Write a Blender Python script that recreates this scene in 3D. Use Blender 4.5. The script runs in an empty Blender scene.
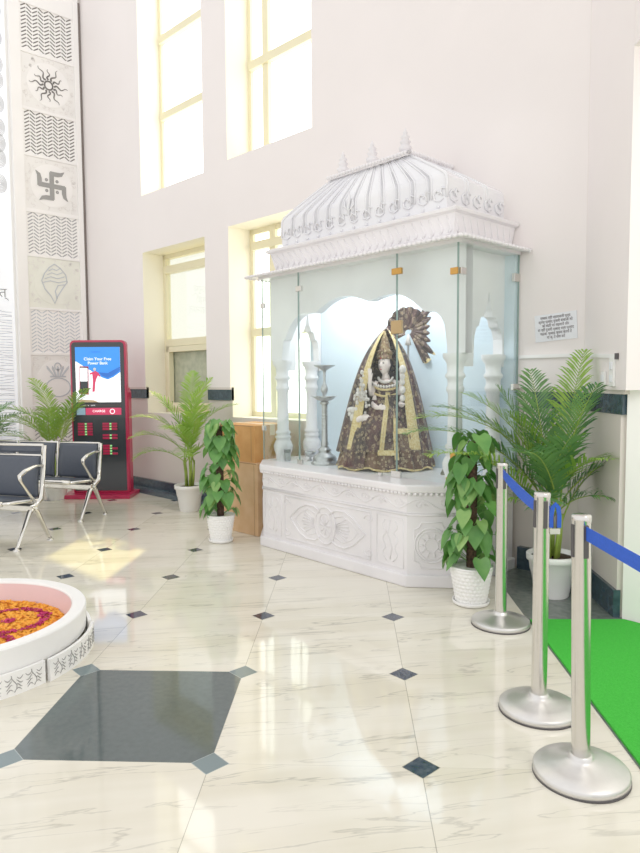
import bpy, bmesh, math, random
from math import sin, cos, pi, sqrt, radians as RD
from mathutils import Vector as V, Matrix
random.seed(7)
sc = bpy.context.scene
col = sc.collection

# ------------------------------------------------------------------ helpers
class MB:
    """collects geometry, then links it as one mesh object"""
    def __init__(s): s.v=[]; s.f=[]; s.m=[]; s.sm=[]; s.mi=0; s.smooth=False
    def add(s, vs, fs, smooth=None):
        n=len(s.v); s.v+= [tuple(p) for p in vs]
        for f in fs:
            s.f.append([i+n for i in f]); s.m.append(s.mi); s.sm.append(s.smooth if smooth is None else smooth)
        return s
    def box(s,x0,x1,y0,y1,z0,z1):
        v=[(x,y,z) for z in (z0,z1) for (x,y) in ((x0,y0),(x1,y0),(x1,y1),(x0,y1))]
        return s.add(v,[(3,2,1,0),(4,5,6,7),(0,1,5,4),(1,2,6,5),(2,3,7,6),(3,0,4,7)],False)
    def prism(s,poly,z0,z1,cap=True):
        n=len(poly)
        v=[(x,y,z0) for x,y in poly]+[(x,y,z1) for x,y in poly]
        f=[(i,(i+1)%n,n+(i+1)%n,n+i) for i in range(n)]
        if cap: f+=[tuple(range(n-1,-1,-1)),tuple(range(n,2*n))]
        return s.add(v,f,False)
    def lathe(s,prof,c=(0,0,0),n=32,smooth=True,cap=True,a0=0,a1=2*pi):
        full=abs(a1-a0-2*pi)<1e-6; m=n if full else n+1
        v=[]
        for r,z in prof:
            for i in range(m):
                a=a0+(a1-a0)*i/n; v.append((c[0]+r*cos(a),c[1]+r*sin(a),c[2]+z))
        f=[]
        for k in range(len(prof)-1):
            for i in range(n):
                j=(i+1)%m; f.append((k*m+i,k*m+j,(k+1)*m+j,(k+1)*m+i))
        s.add(v,f,smooth)
        if cap and full:
            if prof[0][0]>1e-4: s.add([v[i] for i in range(m)],[tuple(range(m-1,-1,-1))],False)
            if prof[-1][0]>1e-4: s.add([v[(len(prof)-1)*m+i] for i in range(m)],[tuple(range(m))],False)
        return s
    def tube(s,pts,r,n=8,smooth=True,closed=False,flat=None):
        pts=[V(p) for p in pts]; N=len(pts); rs=r if isinstance(r,(list,tuple)) else [r]*N
        up=V((0,0,1)); v=[]; prev=None
        for i,p in enumerate(pts):
            if closed: t=(pts[(i+1)%N]-pts[i-1])
            else: t=pts[min(i+1,N-1)]-pts[max(i-1,0)]
            if t.length<1e-9: t=V((0,0,1))
            t.normalize()
            if prev is None:
                a=t.cross(up)
                if a.length<.05: a=t.cross(V((1,0,0)))
            else:
                a=prev-t*prev.dot(t)
                if a.length<1e-4: a=t.cross(up)
            a.normalize(); prev=a; b=t.cross(a)
            for k in range(n):
                th=2*pi*k/n; ra=rs[i]; rb=rs[i]*(flat or 1)
                v.append(p+a*cos(th)*ra+b*sin(th)*rb)
        f=[]
        M=N if closed else N-1
        for i in range(M):
            for k in range(n):
                i2=(i+1)%N; f.append((i*n+k,i*n+(k+1)%n,i2*n+(k+1)%n,i2*n+k))
        if not closed: f+=[tuple(range(n-1,-1,-1)),tuple((N-1)*n+k for k in range(n))]
        return s.add(v,f,smooth)
    def strip(s,pts,w,nrm,th=.003):
        """flat raised ribbon along a polyline lying in the plane of normal nrm"""
        pts=[V(p) for p in pts]; nrm=V(nrm).normalized(); N=len(pts); L=[];R_=[]
        for i,p in enumerate(pts):
            t=pts[min(i+1,N-1)]-pts[max(i-1,0)]; t.normalize(); sd=t.cross(nrm)
            ww=w[i] if isinstance(w,(list,tuple)) else w
            L.append(p+sd*ww/2); R_.append(p-sd*ww/2)
        v=[]
        for i in range(N): v+=[L[i],R_[i],R_[i]+nrm*th,L[i]+nrm*th]
        f=[]
        for i in range(N-1):
            a=4*i; b=a+4
            for k in range(4): f.append((a+k,a+(k+1)%4,b+(k+1)%4,b+k))
        f+=[(3,2,1,0),tuple(4*(N-1)+k for k in range(4))]
        return s.add(v,f,False)
    def sphere(s,c,r,n=12,m=8,sq=(1,1,1)):
        prof=[]; v=[];f=[]
        for j in range(m+1):
            ph=-pi/2+pi*j/m
            for i in range(n):
                a=2*pi*i/n; v.append((c[0]+r*sq[0]*cos(ph)*cos(a),c[1]+r*sq[1]*cos(ph)*sin(a),c[2]+r*sq[2]*sin(ph)))
        for j in range(m):
            for i in range(n): f.append((j*n+i,j*n+(i+1)%n,(j+1)*n+(i+1)%n,(j+1)*n+i))
        return s.add(v,f,True)
    def grid(s,fn,nu,nv,smooth=True,closeu=False):
        v=[fn(i/nu,j/nv) for j in range(nv+1) for i in range(nu+1)]
        return s.add(v,[(j*(nu+1)+i,j*(nu+1)+i+1,(j+1)*(nu+1)+i+1,(j+1)*(nu+1)+i) for j in range(nv) for i in range(nu)],smooth)
    def xf(s,M,start=0):
        for i in range(start,len(s.v)): s.v[i]=tuple(M@V(s.v[i]))
        return s
    def build(s,name,mats,parent=None,loc=None,rot=None,bevel=0,fix=True):
        me=bpy.data.meshes.new(name); me.from_pydata(s.v,[],s.f)
        if not isinstance(mats,(list,tuple)): mats=[mats]
        for m in mats: me.materials.append(m)
        me.polygons.foreach_set('material_index',s.m); me.polygons.foreach_set('use_smooth',s.sm)
        if fix:
            bm=bmesh.new(); bm.from_mesh(me); bmesh.ops.recalc_face_normals(bm,faces=bm.faces); bm.to_mesh(me); bm.free()
        me.update()
        o=bpy.data.objects.new(name,me); col.objects.link(o)
        if parent: o.parent=parent
        if loc: o.location=loc
        if rot: o.rotation_euler=rot
        if bevel:
            b=o.modifiers.new('bevel','BEVEL'); b.width=bevel; b.segments=2; b.limit_method='ANGLE'; b.angle_limit=RD(40)
        return o

def thing(name,label,cat,loc=(0,0,0),rz=0,group=None):
    o=bpy.data.objects.new(name,None); col.objects.link(o); o.location=loc; o.rotation_euler=(0,0,rz)
    o.empty_display_size=.1
    o['label']=label; o['category']=cat
    if group: o['group']=group
    return o
def tag(o,label,cat,group=None,kind=None):
    o['label']=label; o['category']=cat
    if group: o['group']=group
    if kind: o['kind']=kind
    return o
def struct(o): o['kind']='structure'; return o
def dup(root,loc,rz,label):
    r=root.copy(); col.objects.link(r); r.location=loc; r.rotation_euler=(0,0,rz); r['label']=label
    for ch in list(root.children):
        c=ch.copy(); col.objects.link(c); c.parent=r
        for g in list(ch.children):
            d=g.copy(); col.objects.link(d); d.parent=c
    return r
def text(name,body,size,M,mat,parent,extr=.0008,align='CENTER'):
    cu=bpy.data.curves.new(name,'FONT'); cu.body=body; cu.size=size; cu.align_x=align; cu.align_y='CENTER'; cu.extrude=extr
    t=bpy.data.objects.new(name,cu); col.objects.link(t)
    dg=bpy.context.evaluated_depsgraph_get(); me=bpy.data.meshes.new_from_object(t.evaluated_get(dg)); 
    bpy.data.objects.remove(t)
    me.materials.clear(); me.materials.append(mat); me.transform(M)
    o=bpy.data.objects.new(name,me); col.objects.link(o)
    if parent: o.parent=parent
    return o

# ------------------------------------------------------------------ materials
def rgb(h):
    h=h.lstrip('#'); c=[int(h[i:i+2],16)/255 for i in (0,2,4)]
    return tuple((x/12.92 if x<=.04045 else ((x+.055)/1.055)**2.4) for x in c)+(1,)
def mat(name,c,rough=.6,metal=0,spec=.5,noise=None,bump=None,emit=0,c2=None,coat=0,trans=0):
    """noise=(scale,amount) mottles the colour to c2 (or darker); bump=(scale,strength)"""
    m=bpy.data.materials.new(name); m.use_nodes=True; nt=m.node_tree; N=nt.nodes; L=nt.links
    p=N['Principled BSDF']; c=rgb(c) if isinstance(c,str) else c
    p.inputs['Base Color'].default_value=c; p.inputs['Roughness'].default_value=rough
    p.inputs['Metallic'].default_value=metal; p.inputs['Specular IOR Level'].default_value=spec
    p.inputs['Coat Weight'].default_value=coat
    if emit:
        p.inputs['Emission Color'].default_value=c; p.inputs['Emission Strength'].default_value=emit
    tc=N.new('ShaderNodeTexCoord')
    sc_,am=noise or (6,.06)
    nz=N.new('ShaderNodeTexNoise'); nz.inputs['Scale'].default_value=sc_; nz.inputs['Detail'].default_value=4
    L.new(tc.outputs['Object'],nz.inputs['Vector'])
    mx=N.new('ShaderNodeMix'); mx.data_type='RGBA'
    rp=N.new('ShaderNodeMapRange'); rp.inputs['From Min'].default_value=.35; rp.inputs['From Max'].default_value=.7
    rp.inputs['To Max'].default_value=1 if c2 else am
    L.new(nz.outputs['Fac'],rp.inputs['Value']); L.new(rp.outputs['Result'],mx.inputs['Factor'])
    mx.inputs['A'].default_value=c
    mx.inputs['B'].default_value=(rgb(c2) if c2 else (0,0,0,1))
    L.new(mx.outputs['Result'],p.inputs['Base Color'])
    if emit: L.new(mx.outputs['Result'],p.inputs['Emission Color'])
    if bump:
        n2=N.new('ShaderNodeTexNoise'); n2.inputs['Scale'].default_value=bump[0]; n2.inputs['Detail'].default_value=5
        L.new(tc.outputs['Object'],n2.inputs['Vector'])
        b=N.new('ShaderNodeBump'); b.inputs['Strength'].default_value=bump[1]; b.inputs['Distance'].default_value=.01
        L.new(n2.outputs['Fac'],b.inputs['Height']); L.new(b.outputs['Normal'],p.inputs['Normal'])
    if trans:
        tr=N.new('ShaderNodeBsdfTranslucent'); L.new(mx.outputs['Result'],tr.inputs['Color'])
        ms=N.new('ShaderNodeMixShader'); ms.inputs[0].default_value=trans
        L.new(p.outputs[0],ms.inputs[1]); L.new(tr.outputs[0],ms.inputs[2]); L.new(ms.outputs[0],N['Material Output'].inputs['Surface'])
    return m

M={}
M['wall']=mat('wall_paint','#f0e9e7',.75,spec=.2,noise=(1.3,.03),bump=(60,.03))
M['reveal']=mat('reveal_glow_tint','#fdf8e6',.7,spec=.2,noise=(2,.02))  # window glow on the reveals painted in as a cream tint
M['lower']=mat('lower_wall_paint','#d8cfc8',.6,spec=.3,noise=(1.5,.04))
M['white_wall']=mat('bright_white_paint','#fbf9f4',.7,spec=.2,noise=(2,.02))
M['band']=mat('dark_green_granite','#3c4f5a',.25,noise=(30,.5),c2='#2b3a45')
M['granite_ledge']=mat('slate_granite','#5b6a74',.2,noise=(40,.4),c2='#47545e')
M['gfloor']=mat('grey_granite_floor','#6a726c',.12,noise=(25,.4),c2='#565f5b')
M['frame']=mat('cream_window_frame','#e9e1bf',.45,noise=(5,.03))
M['marble']=mat('white_marble','#f1eef0',.28,noise=(2.5,.3),c2='#e3e0e3',bump=(50,.02),coat=.15)
M['marble_line']=mat('marble_relief_shade','#d9d5d8',.4,noise=(20,.05))
M['roofm']=mat('polished_canopy_marble','#eeeef1',.2,noise=(2,.3),c2='#e2e2e8',coat=.3)
M['groove']=mat('canopy_groove_grey','#d2d2d6',.4)
M['shrine_back']=mat('pale_blue_backdrop','#dbe8f2',.6,noise=(1.5,.3),c2='#c8dae8')
M['steel']=mat('brushed_steel','#d9d6d2',.22,metal=1,noise=(40,.04))
M['satin']=mat('satin_steel','#dcdad8',.36,metal=.9,noise=(40,.04))
M['steel_dk']=mat('dark_slot_plastic','#4a4648',.5)
M['chrome']=mat('chrome','#dedcd6',.12,metal=1)
M['silver']=mat('aged_silver','#c4c4c6',.3,metal=.85,noise=(30,.25),bump=(60,.2))
M['belt']=mat('blue_webbing','#1f55c8',.7,noise=(80,.1),bump=(300,.2))
M['pad']=mat('slate_perforated_pad','#4c5360',.45,noise=(160,.35),c2='#3f4652')
M['red']=mat('crimson_gloss','#c41f4f',.3,coat=.3)
M['black']=mat('charcoal_glass','#33383d',.25,coat=.2)
M['white']=mat('white_plastic','#f4f3f2',.4,noise=(8,.03))
M['potw']=mat('white_ceramic','#fbfaf8',.3,noise=(9,.03))
M['soil']=mat('potting_soil','#4a3a2d',.95,noise=(40,.5),c2='#2c221b',bump=(60,.8))
M['card']=mat('cardboard','#d8b38a',.85,noise=(7,.3),c2='#cba276')
M['card2']=mat('orange_cardboard','#d29c5f',.85,noise=(7,.3),c2='#c58d50')
M['tape']=mat('packing_tape','#e2c9a0',.4)
M['gold']=mat('gold_hinge','#c9964a',.3,metal=.7)
M['brass_lock']=mat('dull_brass','#b79a6c',.4,metal=.3)
M['frond']=mat('palm_green','#9cc04e',.45,noise=(5,1),c2='#74a53c',trans=.35)
M['frond_dk']=mat('deep_palm_green','#6f9c55',.45,noise=(5,1),c2='#4a7c48',trans=.3)
M['stalk']=mat('palm_stalk','#9bb04c',.5,noise=(10,.3),c2='#7c9a3a')
M['leaf']=mat('money_plant_green','#74ab55',.4,noise=(7,1),c2='#4e8c42',trans=.3)
M['leaf_lt']=mat('money_plant_pale','#a6cc78',.4,noise=(7,1),c2='#74ab55',trans=.3)
M['moss']=mat('coir_pole','#5a4133',.95,noise=(60,.6),c2='#33241c',bump=(80,.9))
M['carpet']=mat('green_turf_carpet','#3ecb38',.95,noise=(120,.3),c2='#33bd2e',bump=(400,.8))
M['paper']=mat('notice_paper','#eef0f6',.7)
M['ink']=mat('dark_ink','#5b4d55',.8)
M['petal_o']=mat('marigold','#ffb937',.7,noise=(30,1),c2='#fa9c22',trans=.15)
M['petal_r']=mat('magenta_petal','#d42a6c',.7,noise=(30,1),c2='#b01a55',trans=.2)
M['skin']=mat('painted_marble_skin','#f6e6e2',.35)
M['bangle']=mat('pale_garland','#ece6e4',.6,noise=(60,.3),c2='#cfc4bd',bump=(90,.6))
M['hair']=mat('dark_hair','#2a1a1a',.5)
M['lips']=mat('red_lips','#b5303a',.4)
M['trim']=mat('gold_lace','#eddcaa',.5,noise=(90,1),c2='#c9a75c',bump=(120,.6))
M['jade']=mat('dull_bronze','#8f8f84',.4,metal=.6)
M['gap_shade']=mat('dark_gap','#857b76',.8)  # shade of the corner gap as a flat colour
M['scr']=mat('screen_white','#f4f6fa',.3,emit=.75)
M['scr_blue']=mat('screen_blue','#2f83dd',.3,emit=.6)
M['scr_blue2']=mat('screen_deep_blue','#2467c8',.3,emit=.4)
M['scr_red']=mat('screen_pink_red','#d43a63',.3,emit=.35)
M['led']=mat('green_led','#8fe08a',.4,emit=.5)
M['lightgap']=mat('lit_slot_emblem_grey','#c9cdd3',.5)  # slot greys paint in the cut-outs' shade and reflected light; also emblem grey
M['midgap']=mat('half_shade_slot','#a3a3a6',.6)
M['darkgap']=mat('shaded_slot_emblem_grey','#6a6664',.7)
M['jali']=mat('white_jali_board','#fbf8f6',.5,noise=(3,.03))
M['jali_plate']=mat('medallion_plate','#f5f2ef',.5,noise=(3,.04))
M['jali_lace']=mat('filigree','#efeae7',.6,noise=(50,.2),c2='#e4dfdc',bump=(90,.8))
M['conchp']=mat('pale_green_plate','#f1f1e6',.5)
M['greyem']=mat('grey_emblem','#9b9a98',.5)
M['leafprint']=mat('printed_leaf','#d8dade',.5)
M['wave']=mat('wave_relief','#d2d4da',.4)
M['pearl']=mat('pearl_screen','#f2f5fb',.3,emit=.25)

def glass(name,tint,fac,gl=.06):
    m=bpy.data.materials.new(name); m.use_nodes=True; nt=m.node_tree; N=nt.nodes; L=nt.links; N.remove(N['Principled BSDF'])
    t=N.new('ShaderNodeBsdfTransparent'); t.inputs[0].default_value=rgb(tint)
    g=N.new('ShaderNodeBsdfGlossy'); g.inputs['Roughness'].default_value=.03; g.inputs[0].default_value=(.95,1,.98,1)
    d=N.new('ShaderNodeBsdfDiffuse'); d.inputs[0].default_value=rgb(tint)
    lw=N.new('ShaderNodeLayerWeight'); lw.inputs[0].default_value=.25
    mr=N.new('ShaderNodeMapRange'); mr.inputs['To Min'].default_value=gl; mr.inputs['To Max'].default_value=.16; L.new(lw.outputs['Fresnel'],mr.inputs['Value'])
    m1=N.new('ShaderNodeMixShader'); L.new(mr.outputs['Result'],m1.inputs[0]); L.new(t.outputs[0],m1.inputs[1]); L.new(g.outputs[0],m1.inputs[2])
    m2=N.new('ShaderNodeMixShader'); m2.inputs[0].default_value=fac; L.new(m1.outputs[0],m2.inputs[1]); L.new(d.outputs[0],m2.inputs[2])
    L.new(m2.outputs[0],N['Material Output'].inputs['Surface']); return m
M['glass']=glass('shrine_glass','#fbfefd',.0,.015)
M['glass_edge']=mat('green_glass_edge','#93aaa4',.2)
M['clear']=glass('window_glass','#fbfcf6',.05,.03)
M['pane_glow']=mat('glowing_daylight_pane','#fffef6',.4,emit=1.7)  # panes emit the outdoor glare themselves and keep the sun out
M['grey_glass']=mat('grey_frosted_glass','#b7bba2',.3,noise=(12,.4),c2='#9ea58c')

def floor_mat():
    m=bpy.data.materials.new('marble_floor'); m.use_nodes=True; nt=m.node_tree; N=nt.nodes; L=nt.links; p=N['Principled BSDF']
    def nd(t,**k):
        n=N.new(t)
        for a,b in k.items(): setattr(n,a,b)
        return n
    def math_(op,a,b=None,c=None):
        n=nd('ShaderNodeMath',operation=op)
        for i,x in enumerate((a,b,c)):
            if x is None: continue
            if isinstance(x,(int,float)): n.inputs[i].default_value=x
            else: L.new(x,n.inputs[i])
        return n.outputs[0]
    geo=nd('ShaderNodeTexCoord'); sx=nd('ShaderNodeSeparateXYZ'); L.new(geo.outputs['Object'],sx.inputs[0])
    S=.7833; q=1/sqrt(2)/S
    X=math_('SUBTRACT',sx.outputs[0],-1.49164); Y=math_('SUBTRACT',sx.outputs[1],1.86118)
    u=math_('MULTIPLY',math_('ADD',X,Y),q); v=math_('MULTIPLY',math_('SUBTRACT',Y,X),q)
    du=math_('ABSOLUTE',math_('SUBTRACT',u,math_('ROUND',u))); dv=math_('ABSOLUTE',math_('SUBTRACT',v,math_('ROUND',v)))
    dia=math_('LESS_THAN',math_('ADD',du,dv),.088)
    diab=math_('LESS_THAN',math_('ADD',du,dv),.093)
    g1=math_('LESS_THAN',du,.0022); g2=math_('LESS_THAN',dv,.0013)
    # the one large dark tile: u in (-1,0)? cell between columns -2..-1, rows 0..1
    dm=math_('LESS_THAN',u,.55); dia=math_('MULTIPLY',dia,dm); diab=math_('MULTIPLY',diab,dm); g1=math_('MULTIPLY',g1,dm)
    c1=math_('MULTIPLY',math_('GREATER_THAN',u,-2),math_('LESS_THAN',u,-1))
    c2=math_('MULTIPLY',math_('GREATER_THAN',v,0),math_('LESS_THAN',v,1))
    cell=math_('MULTIPLY',c1,c2)
    # nearest corner of that cell gets a paler slate square
    nc=math_('MULTIPLY',math_('LESS_THAN',math_('ABSOLUTE',math_('ADD',u,1.5)),.62),math_('LESS_THAN',math_('ABSOLUTE',math_('SUBTRACT',v,.5)),.62))
    # veined marble
    mp=nd('ShaderNodeMapping'); mp.vector_type='TEXTURE'; mp.inputs['Rotation'].default_value=(0,0,RD(57)); mp.inputs['Scale'].default_value=(2.0,.24,1); L.new(geo.outputs['Object'],mp.inputs[0])
    # per tile offset so that veins break at the joints
    cmb=nd('ShaderNodeCombineXYZ'); L.new(math_('MULTIPLY',math_('FLOOR',u),3.7),cmb.inputs[0]); L.new(math_('MULTIPLY',math_('FLOOR',v),1.9),cmb.inputs[1])
    va=nd('ShaderNodeVectorMath',operation='ADD'); L.new(mp.outputs[0],va.inputs[0]); L.new(cmb.outputs[0],va.inputs[1])
    n1=nd('ShaderNodeTexNoise'); n1.inputs['Scale'].default_value=2.3; n1.inputs['Detail'].default_value=7; n1.inputs['Distortion'].default_value=.8; L.new(va.outputs[0],n1.inputs[0])
    vein=math_('ABSOLUTE',math_('SUBTRACT',n1.outputs['Fac'],.5))
    vr=nd('ShaderNodeMapRange'); vr.inputs['From Min'].default_value=0; vr.inputs['From Max'].default_value=.016; vr.inputs['To Min'].default_value=.55; vr.inputs['To Max'].default_value=0; L.new(vein,vr.inputs[0])
    n2=nd('ShaderNodeTexNoise'); n2.inputs['Scale'].default_value=1.1; n2.inputs['Detail'].default_value=5; L.new(va.outputs[0],n2.inputs[0])
    vm=nd('ShaderNodeMapRange'); vm.inputs['From Min'].default_value=.42; vm.inputs['From Max'].default_value=.65; L.new(n2.outputs['Fac'],vm.inputs[0])
    def mix(f,a,b):
        n=nd('ShaderNodeMix',data_type='RGBA')
        if isinstance(f,(int,float)): n.inputs['Factor'].default_value=f
        else: L.new(f,n.inputs['Factor'])
        for k,x in (('A',a),('B',b)):
            if isinstance(x,str): n.inputs[k].default_value=rgb(x)
            else: L.new(x,n.inputs[k])
        return n.outputs['Result']
    base=mix(vm.outputs[0],'#e6e1d3','#dbd5c3')
    base=mix(math_('MULTIPLY',vr.outputs[0],math_('ADD',vm.outputs[0],.35)),base,'#9a968a')
    base=mix(math_('MULTIPLY',math_('MAXIMUM',math_('MULTIPLY',g1,.6),math_('MULTIPLY',g2,.3)),1),base,'#77725f')
    n3=nd('ShaderNodeTexNoise'); n3.inputs['Scale'].default_value=35; n3.inputs['Detail'].default_value=6; L.new(geo.outputs['Object'],n3.inputs[0])
    dark=mix(n3.outputs['Fac'],'#3a484b','#525f5f')
    base=mix(cell,base,dark)
    base=mix(diab,base,mix(nc,'#b5b09c','#9aa5a4'))
    nm=nd('ShaderNodeMapRange'); nm.inputs['From Min'].default_value=.4; nm.inputs['From Max'].default_value=.6; L.new(n3.outputs['Fac'],nm.inputs[0])
    base=mix(dia,base,mix(nc,mix(nm.outputs[0],'#26344a','#454f5c'),'#6a7c80'))
    L.new(base,p.inputs['Base Color']); p.inputs['Roughness'].default_value=.055; p.inputs['Specular IOR Level'].default_value=.8
    return m
M['floor']=floor_mat()

def brocade(name,c1,c2,motif,scale=16,thr=.3):
    m=bpy.data.materials.new(name); m.use_nodes=True; nt=m.node_tree; N=nt.nodes; L=nt.links; p=N['Principled BSDF']
    tc=N.new('ShaderNodeTexCoord')
    n=N.new('ShaderNodeTexNoise'); n.inputs['Scale'].default_value=6; n.inputs['Detail'].default_value=5; L.new(tc.outputs['Object'],n.inputs[0])
    r=N.new('ShaderNodeMapRange'); r.inputs['From Min'].default_value=.42; r.inputs['From Max'].default_value=.6; L.new(n.outputs['Fac'],r.inputs[0])
    a=N.new('ShaderNodeMix'); a.data_type='RGBA'; a.inputs['A'].default_value=rgb(c1); a.inputs['B'].default_value=rgb(c2); L.new(r.outputs[0],a.inputs['Factor'])
    vo=N.new('ShaderNodeTexVoronoi'); vo.inputs['Scale'].default_value=scale; L.new(tc.outputs['Object'],vo.inputs[0])
    # ring + dot motif
    s1=N.new('ShaderNodeMath'); s1.operation='SUBTRACT'; L.new(vo.outputs['Distance'],s1.inputs[0]); s1.inputs[1].default_value=thr
    s2=N.new('ShaderNodeMath'); s2.operation='ABSOLUTE'; L.new(s1.outputs[0],s2.inputs[0])
    s3=N.new('ShaderNodeMath'); s3.operation='LESS_THAN'; L.new(s2.outputs[0],s3.inputs[0]); s3.inputs[1].default_value=.055
    s4=N.new('ShaderNodeMath'); s4.operation='LESS_THAN'; L.new(vo.outputs['Distance'],s4.inputs[0]); s4.inputs[1].default_value=.14
    s5=N.new('ShaderNodeMath'); s5.operation='MAXIMUM'; L.new(s3.outputs[0],s5.inputs[0]); L.new(s4.outputs[0],s5.inputs[1])
    v2=N.new('ShaderNodeTexVoronoi'); v2.inputs['Scale'].default_value=scale*3.1; L.new(tc.outputs['Object'],v2.inputs[0])
    s6=N.new('ShaderNodeMath'); s6.operation='LESS_THAN'; L.new(v2.outputs['Distance'],s6.inputs[0]); s6.inputs[1].default_value=.22
    s7=N.new('ShaderNodeMath'); s7.operation='MULTIPLY'; L.new(s6.outputs[0],s7.inputs[0]); s7.inputs[1].default_value=.75
    s8=N.new('ShaderNodeMath'); s8.operation='MAXIMUM'; L.new(s5.outputs[0],s8.inputs[0]); L.new(s7.outputs[0],s8.inputs[1])
    s9=N.new('ShaderNodeMath'); s9.operation='MULTIPLY'; L.new(s8.outputs[0],s9.inputs[0]); s9.inputs[1].default_value=.62
    b=N.new('ShaderNodeMix'); b.data_type='RGBA'; L.new(a.outputs['Result'],b.inputs['A']); b.inputs['B'].default_value=rgb(motif); L.new(s9.outputs[0],b.inputs['Factor'])
    L.new(b.outputs['Result'],p.inputs['Base Color']); p.inputs['Roughness'].default_value=.55
    p.inputs['Sheen Weight'].default_value=.2
    return m
M['broc']=brocade('burgundy_brocade','#4a2226','#280f14','#c7b188',26)
M['broc_lt']=brocade('fawn_brocade','#6f4f3c','#3f1c1c','#d2bf96',30)
M['fan']=brocade('umbrella_brocade','#4a3230','#37221f','#b7a184',20)

# ------------------------------------------------------------------ room shell
def Yw(x): return 4.5862+.0545*x       # front plane of the window wall
LX=-9.40                               # left wall plane
# floor
f=MB(); f.add([(-9.6,-3,0),(4,-3,0),(4,5.2,0),(-9.6,5.2,0)],[(0,1,2,3)]); struct(f.build('floor',M['floor']))
g=MB(); g.prism([(-2.655,4.148),(.2,1.295),(1.0,2.1),(-1.60,4.0),(-2.2,4.6),(-2.655,4.6)],.0,.004); struct(g.build('floor',M['gfloor']))

def wall_cells(xs,zs,holes,off0,off1,name,mats,reveal=True):
    w=MB()
    for i in range(len(xs)-1):
        for j in range(len(zs)-1):
            xa,xb,za,zb=xs[i],xs[i+1],zs[j],zs[j+1]
            if any(h[0]-1e-6<=xa and xb<=h[1]+1e-6 and h[2]-1e-6<=za and zb<=h[3]+1e-6 for h in holes): continue
            v=[(x,Yw(x)+o,z) for z in (za,zb) for (x,o) in ((xa,off0),(xb,off0),(xb,off1),(xa,off1))]
            w.mi=0; w.add(v,[(0,1,5,4),(2,3,7,6)],False)
            w.mi=1 if reveal else 0; w.add(v,[(3,2,1,0),(4,5,6,7),(1,2,6,5),(3,0,4,7)],False)
    return struct(w.build(name,mats,fix=True))
W1=(-7.87,-6.54); W2=(-6.105,-4.81)
TOP=7.0
holes=[(W1[0],W1[1],3.78,6.8),(W2[0],W2[1],3.82,6.8),(W1[0],W1[1],1.03,3.07),(W2[0],W2[1],1.03,3.11)]
xs=[LX-.05,W1[0],W1[1],W2[0],W2[1],-2.17]
wall_cells(xs,[1.36,3.07,3.11,3.78,3.82,6.8,TOP],holes,0,.36,'wall_back',[M['wall'],M['reveal']])
wall_cells(xs,[0,1.03,1.215],holes,.025,.36,'wall_back',[M['lower'],M['reveal']])
wall_cells(xs,[1.215,1.36],holes,.014,.36,'wall_back',[M['lower'],M['reveal']])
# granite band with its plaster lip above, broken by the windows
for a,b in ((LX-.03,W1[0]),(W1[1],W2[0]),(-2.555,-2.17)):
    t=MB(); 
    for z0,z1,o,mi in ((1.215,1.335,.008,0),(1.335,1.36,-.004,1)):
        v=[(x,Yw(x)+oo,z) for z in (z0,z1) for (x,oo) in ((a,o),(b,o),(b,.045),(a,.045))]
        t.mi=mi; t.add(v,[(3,2,1,0),(4,5,6,7),(0,1,5,4),(1,2,6,5),(2,3,7,6),(3,0,4,7)],False)
    struct(t.build('trim_1',[M['band'],M['lower']]))
# skirting + projecting ledge (left run), skirting (right recess and chamfer)
t=MB()
for z0,z1,o in ((0,.165,-.012),(0,.055,-.135)):
    v=[(x,Yw(x)+oo,z) for z in (z0,z1) for (x,oo) in ((LX,o),(-4.86,o),(-4.86,.03),(LX,.03))]
    t.mi=0 if z1>.1 else 1
    t.add(v,[(3,2,1,0),(4,5,6,7),(0,1,5,4),(1,2,6,5),(2,3,7,6),(3,0,4,7)],False)
struct(t.build('baseboard_back',[M['band'],M['granite_ledge']]))
# right recess: chamfered pier. lower plane x+y=2.245, upper plane 2.205
S0,S1=2.245,2.205
def chx(s,x): return (x,s-x)
def UY(x): return 4.468-(x+2.17)*1.171
t=MB(); t.prism([(-2.195,4.475),(-1.675,3.925),(-1.2,4.4),(-2.0,4.9),(-2.225,4.6)],0,1.36); struct(t.build('wall_right',M['lower']))
t=MB(); t.prism([(-2.175,4.475),(-1.597,UY(-1.597)),(-1.2,4.4),(-2.0,4.9),(-2.175,4.6)],1.36,TOP); struct(t.build('wall_right',M['wall']))
t=MB(); t.mi=0; t.prism([(-2.20,4.46),(-1.66,3.905),(-1.64,3.95),(-2.0,4.5)],1.215,1.335)
t.mi=1; t.prism([(-2.19,4.455),(-1.64,3.885),(-1.62,3.95),(-2.0,4.5)],1.335,1.36); struct(t.build('trim_2',[M['band'],M['lower']]))
t=MB(); t.prism([(-2.64,4.425),(-2.21,4.452),(-1.685,3.905),(-1.655,3.93),(-1.9,4.6),(-2.64,4.6)],0,.17); struct(t.build('baseboard_right',M['band']))
# bright white wall beyond the pier and the beam over it
t=MB(); t.box(-1.64,2.5,3.925,4.3,0,TOP); struct(t.build('wall_right',M['white_wall']))
t=MB(); t.prism([(-1.62,UY(-1.62)),(.2,UY(-1.62)-1.95),(.5,2.3),(-1.3,4.1)],3.23,TOP); struct(t.build('wall_right',M['wall']))
# left wall
t=MB(); t.box(LX-.2,LX,-3,4.4,0,TOP); struct(t.build('wall_left',M['white_wall']))
t=MB(); t.box(LX,LX+.04,4.045,4.072,0,TOP-.3); struct(t.build('gap_shade_strip',M['gap_shade']))  # dark strip set in for the shaded gap beside the screen

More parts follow.
